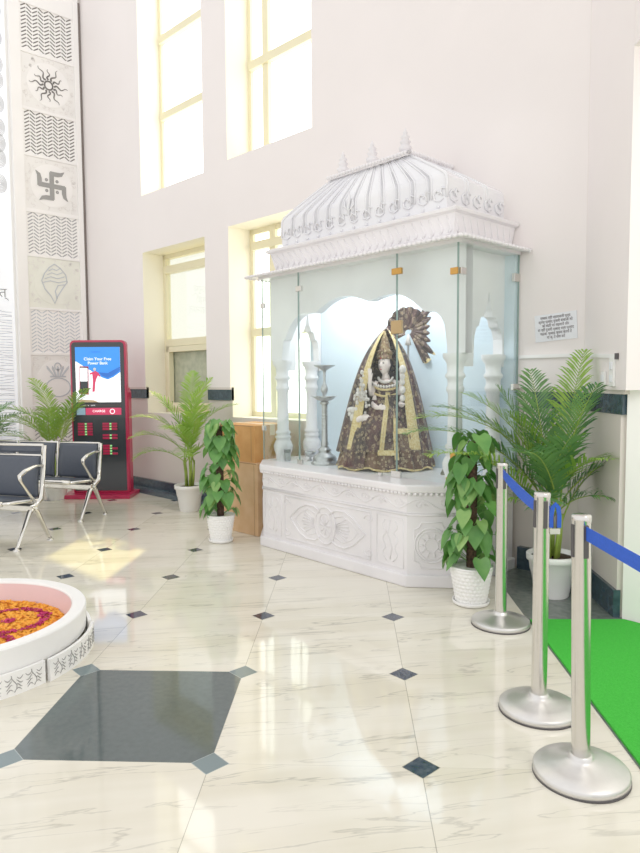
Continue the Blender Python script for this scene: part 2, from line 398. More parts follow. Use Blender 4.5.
# windows
def window(n,x0,x1,z0,z1,off,trans,muls,glassm,casement=False):
    w=bpy.data.objects.new('window_%d'%n,None); col.objects.link(w); w.location=((x0+x1)/2,Yw((x0+x1)/2)+off,z0); struct(w)
    ox,oy,oz=w.location
    b=MB(); T=.055; k=.0545
    def bar(xa,xb,za,zb,d0=0,d1=.07):
        v=[(x-ox,k*(x-ox)+o,z-oz) for z in (za,zb) for (x,o) in ((xa,d0),(xb,d0),(xb,d1),(xa,d1))]
        b.add(v,[(3,2,1,0),(4,5,6,7),(0,1,5,4),(1,2,6,5),(2,3,7,6),(3,0,4,7)],False)
    bar(x0,x0+T,z0,z1); bar(x1-T,x1,z0,z1); bar(x0,x1,z0,z0+T); bar(x0,x1,z1-T,z1)
    for z in trans: bar(x0+T,x1-T,z-.045,z+.045,-.03,.06)
    for x in muls: bar(x-.045,x+.045,z0,z1,-.01,.065)
    b.build('window_frame',M['frame'],w)
    zs=[z0]+sorted(trans)+[z1]
    for i in range(len(zs)-1):
        b=MB(); gm=glassm
        if casement and i==0: gm=M['grey_glass']
        bar(x0+.02,x1-.02,zs[i],zs[i+1],.035,.041)
        b.build('pane',gm,w)
    if casement:
        b=MB(); zt=sorted(trans)[0]-.05
        bar(x0+.10,x0+.17,z0+.06,zt,-.05,.02); bar(x1-.17,x1-.10,z0+.06,zt,-.05,.02); bar(x0+.1,x1-.1,zt-.07,zt,-.05,.02); bar(x0+.1,x1-.1,z0+.06,z0+.13,-.05,.02)
        b.build('casement',M['frame'],w,bevel=.004)
window(1,W1[0],W1[1],3.78,6.8,.29,(4.80,5.75),(),M['pane_glow'])
window(2,W2[0],W2[1],3.82,6.8,.29,(4.86,5.9),(-5.80,),M['pane_glow'])
window(3,W1[0],W1[1],1.03,3.07,.29,(1.93,2.87),(),M['clear'],True)
window(4,W2[0],W2[1],1.03,3.11,.29,(1.97,2.92),(-5.72,),M['pane_glow'])

# ------------------------------------------------------------------ carved screen on the left wall
js=thing('jali_screen','tall white carved screen column with zigzag and emblem panels in the left corner','screen',(LX,3.6,0))
b=MB()
zs=[(6.64,7.0)]
b.box(0,.07,-.50,-.36,0,6.95); b.box(0,.07,.36,.43,0,6.95)
for z0,z1 in ((0,.42),(1.08,1.12),(1.80,1.84),(2.42,2.45),(3.13,3.17),(3.72,3.77),(4.46,4.50),(5.06,5.10),(5.80,5.85),(6.43,6.95)):
    b.box(0,.06,-.36,.36,z0,z1)
b.build('screen_frame',M['jali'],js,bevel=.004)
def chev(z0,z1,gm):
    b=MB(); b.box(0,.045,-.36,.36,z0,z1); o=b.build('zigzag_panel',M['jali'],js)
    s=MB(); n=12; P=9; w=.68
    for r in range(n):
        zc=z0+(r+.55)*(z1-z0)/n
        for q in range(P):
            ya=-.34+w*q/P; yb=ya+w/P; up=q%2
            d=.022
            s.strip([(.045,ya+.006,zc-(d if up==0 else -d)),(.045,yb-.006,zc+(d if up==0 else -d))],.014,(1,0,0),.002)
    s.build('zigzag_slots',gm,o)
for z0,z1,gm in ((5.85,6.43,M['darkgap']),(4.50,5.06,M['darkgap']),(3.17,3.72,M['midgap']),(1.84,2.42,M['lightgap']),(.42,1.08,M['midgap'])): chev(z0,z1,gm)  # upper slots coloured as shade, lower ones paler as reflected light
def plate(z0,z1,kind):
    c=(z0+z1)/2; h=(z1-z0)/2
    b=MB(); b.box(0,.05,-.36,.36,z0,z1); o=b.build('medallion_panel',M['conchp'] if kind=='conch' else M['jali_plate'],js,bevel=.004)
    # corner filigree: little curls outside the round field
    l=MB(); rr=random.Random(int(z0*10))
    for i in range(150):
        y=rr.uniform(-.33,.33); z=rr.uniform(-h+.03,h-.03)
        if sqrt(y*y+z*z)<.30: continue
        a=rr.uniform(0,6.28); pts=[(.05,y+.022*cos(a+t)*(.4+t/5),c+z+.022*sin(a+t)*(.4+t/5)) for t in (0,1,2,3,4)]
        l.strip(pts,.007,(1,0,0),.003)
    l.build('filigree',M['jali_lace'],o)
    d=MB(); d.lathe([(.285,0),(.285,.004),(0,.004)],n=40,smooth=False); d.xf(Matrix.Translation((.05,0,c))@Matrix.Rotation(pi/2,4,'Y')); 
    d.build('round_field',M['conchp'] if kind=='conch' else M['jali'],o)
    e=MB(); X=.055; P=lambda y,z:(X,y,c+z)
    if kind=='sun':
        for k in range(12):
            a=2*pi*k/12; L=.26 if k%2==0 else .21
            pts=[]
            for i in range(12):
                t=i/11; rd=.075+(L-.075)*t; w=.022*sin(t*9)*(1-.3*t); pts.append(P(rd*cos(a)-w*sin(a),rd*sin(a)+w*cos(a)))
            e.strip(pts,[.02*(1-i/12)+.003 for i in range(12)],(1,0,0),.004)
        e.strip([P(.055*cos(t*pi/12),.055*sin(t*pi/12)) for t in range(25)],.02,(1,0,0),.004)
        e.build('sun_emblem',M['darkgap'],o)
    if kind=='swastika':
        e.strip([P(0,-.18),P(0,.18)],.062,(1,0,0),.005); e.strip([P(-.18,0),P(-.031,0)],.062,(1,0,0),.005); e.strip([P(.031,0),P(.18,0)],.062,(1,0,0),.005)
        for k in range(4):
            a=k*pi/2; R=lambda y,z:P(y*cos(a)-z*sin(a),y*sin(a)+z*cos(a))
            # arm end turns clockwise and flares outwards
            e.strip([R(-.02,.165),R(.08,.165),R(.13,.175),R(.175,.215)],[.060,.060,.050,.006],(1,0,0),.0055)
            yy,zz=.085*cos(a+pi/4)*1.2,.085*sin(a+pi/4)*1.2
            e.strip([P(yy+.014*cos(t*.7),zz+.014*sin(t*.7)) for t in range(10)],.016,(1,0,0),.005)
        e.build('swastika_emblem',M['greyem'],o)
    if kind=='conch':
        out=[(0,.27),(-.07,.22),(-.14,.13),(-.18,.03),(-.14,-.08),(-.06,-.17),(-.01,-.27),(.03,-.17),(.10,-.06),(.17,.04),(.15,.14),(.08,.22),(0,.27)]
        e.strip([P(*q) for q in out],.014,(1,0,0),.005)
        for q in range(4):
            z=.19-.055*q; w=.08+.028*q
            e.strip([P(-w,z-.02),P(-w*.4,z+.012),P(w*.3,z-.005),P(w,z+.03)],.012,(1,0,0),.005)
        e.strip([P(.13,.0),P(.04,-.02),P(.0,-.10),P(.02,-.2)],.014,(1,0,0),.005)
        e.build('conch_emblem',M['lightgap'],o)
    if kind=='kalash':
        e.strip([P(.17*cos(t*.3),-.1+.13*sin(t*.3)) for t in range(22)],.016,(1,0,0),.005)
        e.strip([P(-.11,.05),P(.11,.05)],.02,(1,0,0),.005)
        for q in (-.14,-.07,0,.07,.14): e.strip([P(q*.4,.06),P(q,.17),P(q*1.1,.2)],[.02,.03,.004],(1,0,0),.005)
        e.strip([P(.045*cos(t*.6),.19+.05*sin(t*.6)) for t in range(12)],.016,(1,0,0),.005)
        e.build('kalash_emblem',M['lightgap'],o)
plate(5.10,5.80,'sun'); plate(3.77,4.46,'swastika'); plate(2.45,3.13,'conch'); plate(1.12,1.80,'kalash')

pp=thing('printed_panel','tall pearl white panel with leaf prints, script and wave lines left of the carved screen','panel',(LX,2.2,0))
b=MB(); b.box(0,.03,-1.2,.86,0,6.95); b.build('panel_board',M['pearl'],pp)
b=MB()
for z in (6.3,5.95,5.62,5.42,5.12,4.82,4.62,4.42,4.10):
    for y in (.72,.48,.24,0):
        zz=z+.07*((y*100)%3-1)
        for q in range(6):   # veined oval leaf
            w=.10*(1-q/6); b.strip([(.03,y+w*cos(t*pi/6)*.8+.02,zz+w*1.15*sin(t*pi/6)) for t in range(13)],.011,(1,0,0),.002)
b.build('leaf_print',M['leafprint'],pp)
b=MB(); rr=random.Random(3)
for i in range(64):
    z=.1+i*.036; ph=rr.uniform(0,6)
    b.strip([(.03,-1.1+t*.08,z+.010*sin(t*.8+ph)+.006*sin(t*2.1+ph*2)) for t in range(25)],.009,(1,0,0),.003)
b.build('wave_relief',M['wave'],pp)
Mt=Matrix.Translation((.031,.50,2.78))@Matrix.Rotation(pi/2,4,'Z')@Matrix.Rotation(pi/2,4,'X')
text('script','कर्म\nनहि\nज्ञानात्',.17,Mt,M['greyem'],pp)

# ------------------------------------------------------------------ shrine
CX=-3.74; PT=.71
sh=thing('marble_shrine','white marble shrine with carved plinth, cusped arches, glass walls and ribbed domed roof','shrine',(CX,4.0,0))
def loc(o): o.location=(-CX,-4.0,0); return o     # parts are modelled in room coordinates
def outl(o,chy=3.465,side=3.70,x0=-4.83,x1=-2.65,ch=.27):
    # plan with chamfered front corners, grown by o
    c=o*.414
    return [(x0-o,4.31),(x0-o,side-c),(x0+ch-c,chy-o),(x1-ch+c,chy-o),(x1+o,side-c),(x1+o,4.42)]
b=MB(); b.prism(outl(0),0,.085); loc(b.build('plinth_base',M['marble'],sh,bevel=.01))
b=MB(); b.prism(outl(-.028),.085,.655); loc(b.build('plinth_body',M['marble'],sh))
b=MB(); b.prism(outl(.0),.655,PT); loc(b.build('plinth_top',M['marble'],sh,bevel=.012))
# scalloped edge below top, frieze line
b=MB()
pl=outl(-.028)
def along(p,q,n): return [(p[0]+(q[0]-p[0])*i/n,p[1]+(q[1]-p[1])*i/n) for i in range(n+1)]
for a in range(1,4):
    p,q=V(pl[a]),V(pl[a+1]); L=(q-p).length; n=int(L/.035); d=(q-p)/L; nn=V((d.y,-d.x))
    for i in range(n):
        c=p+d*L*(i+.5)/n
        b.sphere((c.x+nn.x*.012,c.y+nn.y*.012,.648),.016,8,5)
loc(b.build('plinth_scallops',M['marble'],sh))
# relief carving on plinth faces
def face(a,b_,u,z,o=.0):
    p,q=V(pl[a]),V(pl[a+1]); d=(q-p); L=d.length; d/=L; nn=V((d.y,-d.x)); c=p+d*u+nn*o
    return (c.x,c.y,z),nn
rel=MB()
def rline(a,uz,r=.006,closed=False):
    rel.tube([face(a,0,u,z,.001)[0] for u,z in uz],r,6,closed=closed)
def Lf(a): return (V(pl[a+1])-V(pl[a])).length
def rect(a,u0,u1,z0,z1,r=.005): rline(a,[(u0,z0),(u1,z0),(u1,z1),(u0,z1)],r,True)
for a in (1,2,3):
    L=Lf(a); rline(a,[(0,.50),(L,.50)],.008); rline(a,[(0,.515),(L,.515)],.004)
    n=max(1,round(L/.30))
    for i in range(n):   # running scroll of the frieze
        u0=L*i/n; w=L/n
        rline(a,[(u0+w*t/10,.575+.035*sin(2*pi*t/10)) for t in range(11)],.005)
        for s_,cu in ((1,.25),(-1,.75)):
            cc=(u0+w*cu,.575-s_*.008)
            rline(a,[(cc[0]+(.038-.0032*t)*cos(t*.75),cc[1]+(.038-.0032*t)*sin(t*.75)*.8) for t in range(11)],.004)
            rline(a,[(cc[0]+.05*t,cc[1]+.02*sin(3*t)*s_) for t in (0,.4,.8,1.1)],.004)
L=Lf(2)
rect(2,.0+.03,.25,.12,.47); rect(2,.30,L-.34,.12,.47,.006); rect(2,L-.28,L-.03,.12,.47)
# central medallion: two leaf shaped lobes and a circle
mc=(.30+L-.34)/2; mz=.295
for s_ in (-1,1):
    tip=(mc+s_*.43,mz)
    rline(2,[(mc+s_*x,mz+z) for x,z in ((.06,.10),(.12,.135),(.22,.14),(.31,.10),(.38,.04),(.43,0),(.38,-.04),(.31,-.10),(.22,-.14),(.12,-.135),(.06,-.10))],.009)
    rline(2,[(mc+s_*x,mz+z) for x,z in ((.10,.075),(.20,.105),(.29,.065),(.36,0),(.29,-.065),(.20,-.105),(.10,-.075))],.005)
    for k in range(-3,4):
        rline(2,[(mc+s_*.12,mz+k*.008),(mc+s_*(.2),mz+k*.022),(mc+s_*(.27-abs(k)*.012),mz+k*.028)],.005)
rline(2,[(mc+.115*cos(t*pi/14),mz+.145*sin(t*pi/14)) for t in range(28)],.009,True)
rline(2,[(mc+.075*cos(t*pi/12),mz+.095*sin(t*pi/12)) for t in range(24)],.005,True)
for k in range(8): rline(2,[(mc,mz),(mc+.06*cos(k*pi/4),mz+.075*sin(k*pi/4))],.006)
for sx in (-1,1):
    for sz in (-1,1):
        cu=mc+sx*.47; cz=mz+sz*.12
        rline(2,[(cu-sx*(.05-.005*t)*cos(t*.8),cz+sz*(.04-.004*t)*sin(t*.8)) for t in range(9)],.005)
for u0,u1 in ((.03,.25),(L-.28,L-.03)):
    cu=(u0+u1)/2
    for s_ in (-1,1): rline(2,[(cu+s_*(.03+.04*abs(sin(t*.9))),.15+t*.029) for t in range(11)],.005)
    rline(2,[(cu,.16),(cu+.02,.25),(cu-.02,.34),(cu,.44)],.005)
for a in (1,3):
    L=Lf(a); c=L/2
    rline(a,[(.05,.18),(.085,.165),(.10,.13),(L-.10,.13),(L-.085,.165),(L-.05,.18),(L-.05,.40),(L-.085,.415),(L-.10,.45),(.10,.45),(.085,.415),(.05,.40)],.006,True)
    for r in (.115,.095,.045): rline(a,[(c+r*cos(t*pi/14),.29+r*1.05*sin(t*pi/14)) for t in range(28)],.007 if r>.1 else .005,True)
    for k in range(10): rline(a,[(c+.05*cos(k*pi/5),.29+.05*sin(k*pi/5)),(c+.085*cos(k*pi/5),.29+.085*sin(k*pi/5))],.006)
loc(rel.build('carved_relief',M['marble'],sh))
# columns
def column(x,y):
    b=MB(); prof=[(.085,0),(.085,.05),(.105,.09),(.11,.13),(.09,.17),(.075,.185),(.09,.2),(.09,.215),(.072,.225),(.085,.24),(.085,.255),(.068,.27),(.062,.5),(.062,.62),(.078,.64),(.078,.66),(.066,.68),(.07,.72),(.088,.735),(.088,.75),(.07,.77),(.075,.83),(.11,.87),(.11,.90)]
    b.lathe([(r_*.8,z_) for r_,z_ in prof],(x,y,PT),24); loc(b.build('column',M['marble'],sh))
cols=[(-4.69,3.84),(-2.79,3.84),(-4.69,4.19),(-2.79,4.31)]
for c in cols: column(*c)
# cusped arches
def arch(ax0,ax1,top,zf,y0,y1,axis,name,n=72):
    b=MB()
    for i in range(n):
        a=ax0+(ax1-ax0)*i/n; c=ax0+(ax1-ax0)*(i+1)/n
        za,zb=zf(i/n),zf((i+1)/n)
        P=(lambda u,w,z:(u,w,z)) if axis=='x' else (lambda u,w,z:(w,u,z))
        v=[P(a,y0,za),P(c,y0,zb),P(c,y0,top),P(a,y0,top),P(a,y1,za),P(c,y1,zb),P(c,y1,top),P(a,y1,top)]
        b.add(v,[(0,1,2,3),(5,4,7,6),(4,5,1,0)],False)
    return loc(b.build(name,M['marble'],sh,fix=False))
def zfront(t):
    u=min(1,max(-1,(t-.5)*2/.86)); 
    if abs((t-.5)*2)>.86: return 1.61
    th=math.acos(u); z=1.60+.44*sin(th)**.75
    return z+.065*abs(sin(4.5*th))*(1 if sin(th)>.05 else 0)
arch(-4.80,-2.68,2.335,zfront,3.80,3.88,'x','cusped_arch')
def zside(t):
    u=(t-.60)/.34
    if abs(u)>=1: return 1.52
    z=1.70+.24*(1-abs(u))**.75+.03*abs(sin(3*pi*abs(u)))
    if abs(u)<.14: z+=.13*(1-abs(u)/.14)
    return z
arch(3.86,4.40,2.335,zside,-2.83,-2.75,'y','cusped_arch')
arch(3.86,4.28,2.335,zside,-4.73,-4.65,'y','cusped_arch')
# little panels either side below springing, back plate, ceiling
b=MB(); 
v=[]
for (x,o) in ((-4.80,-.035),(-2.68,-.035)): pass
v=[(x,Yw(x)+o,z) for z in (PT,2.335) for (x,o) in ((-4.80,-.05),(-2.67,-.05),(-2.67,-.01),(-4.80,-.01))]
b.add(v,[(3,2,1,0),(4,5,6,7),(0,1,5,4),(1,2,6,5),(2,3,7,6),(3,0,4,7)],False); loc(b.build('backdrop',M['shrine_back'],sh))
b=MB(); b.prism([(-4.84,4.31),(-4.84,3.69),(-2.64,3.69),(-2.64,4.42)],2.335,2.36); loc(b.build('canopy_ceiling',M['marble'],sh))
# eave with scalloped edge
def ring(o,yb=0): # plan at offset o outside glass plane: left-back, left-front, right-front, right-back
    return [(-4.80-o,Yw(-4.8)-.005),(-4.80-o,3.74-o),(-2.70+o,3.74-o),(-2.70+o,Yw(-2.7)-.005)]
b=MB(); 
def tier(b,levels):
    rs=[ring(o) for o,z in levels]
    for k in range(len(levels)-1):
        for i in range(3):
            a,c=rs[k][i],rs[k][i+1]; d,e=rs[k+1][i+1],rs[k+1][i]
            b.add([(*a,levels[k][1]),(*c,levels[k][1]),(*d,levels[k+1][1]),(*e,levels[k+1][1])],[(0,1,2,3)],False)
tier(b,[(.0,2.362),(.13,2.350),(.135,2.368),(-.2,2.40)])
r=ring(.132)
for i in range(3):
    p,q=V(r[i]),V(r[i+1]); L=(q-p).length; n=int(L/.042); d=(q-p)/L
    for k in range(n):
        c=p+d*L*(k+.5)/n; nn=V((d.y,-d.x))
        b.sphere((c.x,c.y,2.355),.020,8,5,(1,1,.75))
loc(b.build('scalloped_eave',M['marble'],sh,fix=False))
# slanting frieze with petal curls
b=MB(); b_=0; ring0=ring
def ring(o): return [(-4.61-o,Yw(-4.61)-.005),(-4.61-o,3.75-o),(-2.752+o,3.75-o),(-2.752+o,Yw(-2.75)-.005)]
b=MB(); tier(b,[(.02,2.385),(.055,2.535),(.085,2.545),(.09,2.562),(.07,2.575),(.03,2.58),(-.02,2.585)]); loc(b.build('frieze',M['marble'],sh,fix=False))
b=MB()
for i in range(3):
    r0,r1=ring(.022),ring(.056)
    p,q=V(r0[i]),V(r0[i+1]); p1=V(r1[i]); q1=V(r1[i+1]); L=(q-p).length; n=int(L/.072)
    def F(u,w): 
        a=p+(q-p)*u; c=p1+(q1-p1)*u; c=a+(c-a)*w; return (c.x,c.y,2.385+.15*w)
    for k in range(n):
        u=(k+.5)/n; du=.45/n
        b.tube([F(u-du*.9,.93),F(u-du*.2,.6),F(u+du*.45,.35),F(u+du*.2,.22),F(u-du*.3,.3)],[.003,.008,.009,.007,.003],6)
        b.sphere(F(u-du*.5,.16),.012,6,4)
loc(b.build('frieze_petals',M['marble'],sh))
# ribbed roof
BX0,BX1,BY=-4.55,-2.795,3.735
TX0,TX1,TY=-4.075,-3.27,3.90
prof=[(0,2.58),(0,2.66),(.0,2.77),(.008,2.80),(.05,2.828),(.25,2.888),(.5,2.957),(.76,3.027),(1,3.085)]
def rp(u,k,wall=False):
    """u in 0..1 along left,front,right sides"""
    s,z=prof[k]
    x0=BX0+(TX0-BX0)*s; x1=BX1+(TX1-BX1)*s; y=BY+(TY-BY)*s
    if u<=0: return (x0,y+(Yw(x0)-y)*(-u),z)
    if u>=1: return (x1,y+(Yw(x1)-y)*(u-1),z)
    return (x0+(x1-x0)*u,y,z)
b=MB()
us=[-1+.25*i for i in range(4)]+[i/12 for i in range(13)]+[1.25,1.5,1.75,2]
for k in range(len(prof)-1):
    for i in range(len(us)-1):
        b.add([rp(us[i],k),rp(us[i+1],k),rp(us[i+1],k+1),rp(us[i],k+1)],[(0,1,2,3)],False)
loc(b.build('domed_roof',M['roofm'],sh,fix=False))
b=MB()
def rib(u,r=.006):
    b.tube([V(rp(u,k))+V((0,-.002 if 0<u<1 else 0,.002)) for k in range(1,len(prof))],r,6)
for i in range(1,12):
    b.mi=0; rib(i/12-.011,.0075); rib(i/12+.011,.0075)
for u in (-.33,-.66,1.3,1.36,1.64,1.7): rib(u,.0065)
rib(0,.012); rib(1,.012)
loc(b.build('roof_ribs',M['roofm'],sh))
b=MB()
for i in range(1,12): b.tube([V(rp(i/12,k))+V((0,-.001,.001)) for k in range(1,len(prof))],.004,6)
loc(b.build('roof_grooves',M['groove'],sh))
# S scrolls round the foot of the roof
b=MB()
for side in (0,1,2):
    n={0:5,1:13,2:5}[side]
    for k in range(n):
        u=(k+.5)/n
        def P(dx,z):
            if side==1: return (BX0+(BX1-BX0)*u+dx,BY-.006,z)
            if side==2: return (BX1+.006,BY+(4.42-BY)*u+dx,z)
            return (BX0-.006,BY+(4.3-BY)*u-dx,z)
        b.tube([P(.045,.0+2.655),P(.01,2.64),P(-.03,2.655),P(-.04,2.69),P(-.015,2.715),P(.012,2.70),P(.005,2.68)],[.004,.006,.008,.008,.007,.005,.003],6)
        b.tube([P(.06,2.715),P(.03,2.73),P(.02,2.70),P(.035,2.675)],[.004,.008,.008,.005],6)
        b.sphere(P(.0,2.605),.013,6,4)
c0=V((CX+.02,BY-.008,2.80)); b.tube([c0+V((0,0,-.09)),c0+V((-.01,0,-.03)),c0+V((.012,-.004,.03)),c0+V((0,0,.09))],[.006,.014,.012,.004],6)
for s_ in (-1,1): b.tube([c0+V((0,0,-.06)),c0+V((s_*.05,0,-.02)),c0+V((s_*.04,0,.04))],[.006,.01,.003],6)
loc(b.build('roof_scrolls',M['roofm'],sh))
# cap with beaded edge
b=MB(); b.prism([(TX0-.03,4.36),(TX0-.03,TY-.03),(TX1+.03,TY-.03),(TX1+.03,4.40)],3.08,3.115)
for p,q in (((TX0-.03,TY-.03),(TX1+.03,TY-.03)),((TX1+.03,TY-.03),(TX1+.03,4.39))):
    p,q=V(p),V(q); n=int((q-p).length/.032)
    for i in range(n+1):
        c=p+(q-p)*i/n; b.sphere((c.x,c.y,3.10),.017,8,5)
loc(b.build('roof_cap',M['marble'],sh))
for x in (-4.03,-3.70,-3.36):
    b=MB(); b.lathe([(.05,0),(.05,.02),(.025,.03),(.045,.045),(.052,.065),(.03,.085),(.035,.095),(.042,.108),(.025,.125),(.028,.132),(.034,.145),(.014,.165),(.018,.175),(.010,.19),(0,.215)],(x,3.97,3.113),20); loc(b.build('finial',M['marble'],sh))
# glass panels and their clamps
GZ0,GZ1=PT+.005,2.352
def pane(p,q):
    p,q=V(p),V(q); d=(q-p).normalized(); n=V((d.y,-d.x))*.005; p=p+d*.003; q=q-d*.003
    b=MB(); b.prism([tuple(p-n),tuple(q-n),tuple(q+n),tuple(p+n)],GZ0,GZ1); o=loc(b.build('glass_panel',M['glass'],sh))
    e=MB()
    for c in (p,q): e.prism([tuple(c-n-d*.002),tuple(c-n+d*.002),tuple(c+n+d*.002),tuple(c+n-d*.002)],GZ0,GZ1)
    o2=e.build('glass_edge',M['glass_edge'],o)
gp=[(-4.80,4.29),(-4.80,3.70),(-4.298,3.70),(-3.205,3.70),(-2.672,3.70),(-2.66,4.43)]
for i in range(5): pane(gp[i],gp[i+1])
def clamp(x,y,z,m,w=.07,h=.045,side=False):
    b=MB()
    if side: b.box(x-.012,x+.012,y-w/2,y+w/2,z-h/2,z+h/2)
    else: b.box(x-w/2,x+w/2,y-.012,y+.012,z-h/2,z+h/2)
    loc(b.build('clamp',M[m],sh,bevel=.003))
clamp(-3.205,3.70,2.21,'gold',.09); clamp(-2.70,3.70,2.15,'gold',.06); clamp(-2.665,3.74,2.15,'steel',.06,side=True); clamp(-4.29,3.70,2.20,'steel',.07)
clamp(-4.79,3.70,2.10,'steel',.05); clamp(-2.665,4.41,2.17,'steel',.09,.06,True); clamp(-2.665,4.41,1.37,'steel',.09,.05,True); clamp(-3.205,3.70,1.81,'brass_lock',.10,.095)
clamp(-3.20,3.69,.735,'steel',.09,.05); clamp(-2.70,3.70,.90,'gold',.04,.06); clamp(-3.33,3.66,.725,'steel',.03,.03); clamp(-4.79,3.70,1.0,'steel',.04); clamp(-2.74,3.70,.735,'gold',.03,.05)
clamp(-4.29,3.70,.735,'steel',.06,.04)

# ------------------------------------------------------------------ things inside the shrine
VA=RD(47.5-6)   # turns local x to image-right at the shrine
st=thing('goddess_statue','painted marble goddess statue draped in dark brocade with gold lace borders inside the shrine','statue',(-3.63,4.06,PT),RD(40))
st.scale=(.80,.80,1.0)
# body: one skinned surface (torso, neck, head, four arms, seated legs)
def skin_body(chains,root,name,m,parent,sub=2):
    me=bpy.data.meshes.new(name); bm=bmesh.new(); lay=bm.verts.layers.skin.verify(); idx={}
    def vert(p,r):
        key=tuple(round(c,4) for c in p)
        if key in idx: return idx[key]
        v=bm.verts.new(p); v[lay].radius=(r,r) if not isinstance(r,tuple) else r; idx[key]=v; return v
    for ch in chains:
        pv=None
        for p,r in ch:
            v=vert(p,r)
            if pv is not None and pv is not v: 
                try: bm.edges.new((pv,v))
                except ValueError: pass
            pv=v
    rk=tuple(round(c,4) for c in root); idx[rk][lay].use_root=True
    bm.to_mesh(me); bm.free(); me.materials.append(m)
    o=bpy.data.objects.new(name,me); col.objects.link(o)
    s_=o.modifiers.new('skin','SKIN'); s_.use_smooth_shade=True
    su=o.modifiers.new('sub','SUBSURF'); su.levels=sub; su.render_levels=sub
    dg=bpy.context.evaluated_depsgraph_get(); m2=bpy.data.meshes.new_from_object(o.evaluated_get(dg)); o.modifiers.clear(); o.data=m2
    o.parent=parent
    return o
pel=(0,-.02,.42); ch=(0,-.03,.66); nk=(-.005,-.04,.76)
hl=(-.17,-.24,.66); hr=(.12,-.17,.62)
def handf(w,dirv,side):
    """five tapering fingers and a thumb chain off a wrist point"""
    w=V(w); d=V(dirv).normalized(); sd=V(side).normalized(); out=[]
    palm=w+d*.03
    out.append([(tuple(w),.014),(tuple(palm),.017)])
    for k,(o_,l) in enumerate(((-.014,.030),(-.005,.036),(.005,.033),(.014,.026))):
        a=palm+d*.014+sd*o_; out.append([(tuple(palm),.017),(tuple(a),.0065),(tuple(a+d*l*.6),.0055),(tuple(a+d*l+V((0,-.004,-.006))),.004)])
    a=w+d*.012+sd*.02; out.append([(tuple(w),.014),(tuple(a),.0065),(tuple(a+d*.022+sd*.008),.005)])
    return out
chains=[[(pel,.11),((0,-.03,.52),.09),(ch,.085),((-.003,-.035,.72),.055),(nk,.03),((-.01,-.045,.80),.045)],
 # head is modelled separately as rings on top of the neck stub
 [(ch,.085),((-.10,-.05,.69),.035),((-.15,-.12,.60),.028),((-.155,-.20,.68),.022),((-.155,-.215,.74),.017)],
 [(ch,.085),((.09,-.04,.69),.035),((.14,-.10,.60),.028),((.15,-.18,.66),.022),((.155,-.20,.72),.017)],
 [(ch,.085),((-.08,-.07,.64),.033),((-.13,-.14,.52),.027),((-.08,-.25,.50),.02),((-.065,-.275,.50),.016)],
 [(ch,.085),((.08,-.07,.64),.033),((.14,-.13,.53),.027),((.16,-.22,.52),.02),((.165,-.245,.525),.016)],
 [(pel,.11),((-.12,-.10,.38),.085),((-.18,-.16,.36),.06),((-.18,-.18,.20),.045),((-.18,-.18,.06),.035),((-.18,-.22,.04),.025)],
 [(pel,.11),((.10,-.10,.40),.085),((.02,-.17,.40),.06),((-.10,-.20,.40),.045),((-.22,-.20,.42),.034),((-.29,-.24,.40),.022)]]
for w,d,sd in (((-.155,-.215,.74),(0,-.1,1),(1,0,0)),((.155,-.20,.72),(0,-.1,1),(1,0,0)),((-.065,-.275,.50),(.8,-.4,.1),(0,.2,1)),((.165,-.245,.525),(-.1,-1,.2),(1,0,0))):
    chains+=handf(w,d,sd)
skin_body(chains,pel,'body',M['skin'],st,2)
# head: rings with nose, chin, brow, ears
hd=MB()
HS=1.16; hc=V((-.015,-.055,.845)); turn=Matrix.Rotation(RD(-30),4,'Z')@Matrix.Scale(1.16,4)
def headf(u,v):
    a=2*pi*u; ph=-pi/2+pi*v
    x=.054*cos(ph)*sin(a); y=-.060*cos(ph)*cos(a); z=.073*sin(ph)
    if z<0: x*=1-.28*(-z/.073)**1.5; 
    fr=max(0,cos(a))**6 if cos(a)>0 else 0
    # nose, lips, chin, eye hollows (front faces -y)
    zz=z/.073
    y-=fr*(.020*math.exp(-((zz+.08)/.16)**2)*math.exp(-(x/.010)**2)+.006*math.exp(-((zz+.50)/.08)**2)*math.exp(-(x/.018)**2)+.008*math.exp(-((zz+.82)/.12)**2))
    ex=math.exp(-((abs(x)-.021)/.010)**2)*math.exp(-((zz-.08)/.13)**2); y+=fr**.3*.006*ex if cos(a)>0 else 0
    return V((x,y,z))
hd.grid(lambda u,v:tuple(hc+turn@headf(u,v)),64,44)
for s_ in (-1,1): hd.sphere(tuple(hc+turn@V((s_*.053,.004,-.005))),.016,10,6,(.4,.7,1.1))
head=hd.build('head',M['skin'],st,fix=True)
e=MB()
for s_ in (-1,1):
    e.sphere(tuple(hc+turn@V((s_*.021,-.0525,.008))),.0095,10,6,(1,.45,.5))
    e.tube([tuple(hc+turn@V((s_*(.008+.025*t),-.0565+.010*t*t,.026+.008*sin(pi*t)))) for t in (0,.33,.66,1)],.0022,6)
e.build('eyes_and_brows',M['hair'],head)
e=MB(); e.sphere(tuple(hc+turn@V((0,-.062,-.036))),.010,10,6,(1.1,.5,.4)); e.sphere(tuple(hc+turn@V((0,-.0625,.040))),.006,8,5,(1,.5,1.3)); e.build('lips_and_bindi',M['lips'],head)
e=MB(); e.grid(lambda u,v:tuple(hc+V((0,.012,.0))+turn@V((.064*cos((v-.5)*pi*.9)*sin(pi*(.45+1.1*u)),-.070*cos((v-.5)*pi*.9)*cos(pi*(.45+1.1*u)),.085*sin((v-.5)*pi*.9)))),24,16); e.build('hair',M['hair'],head)
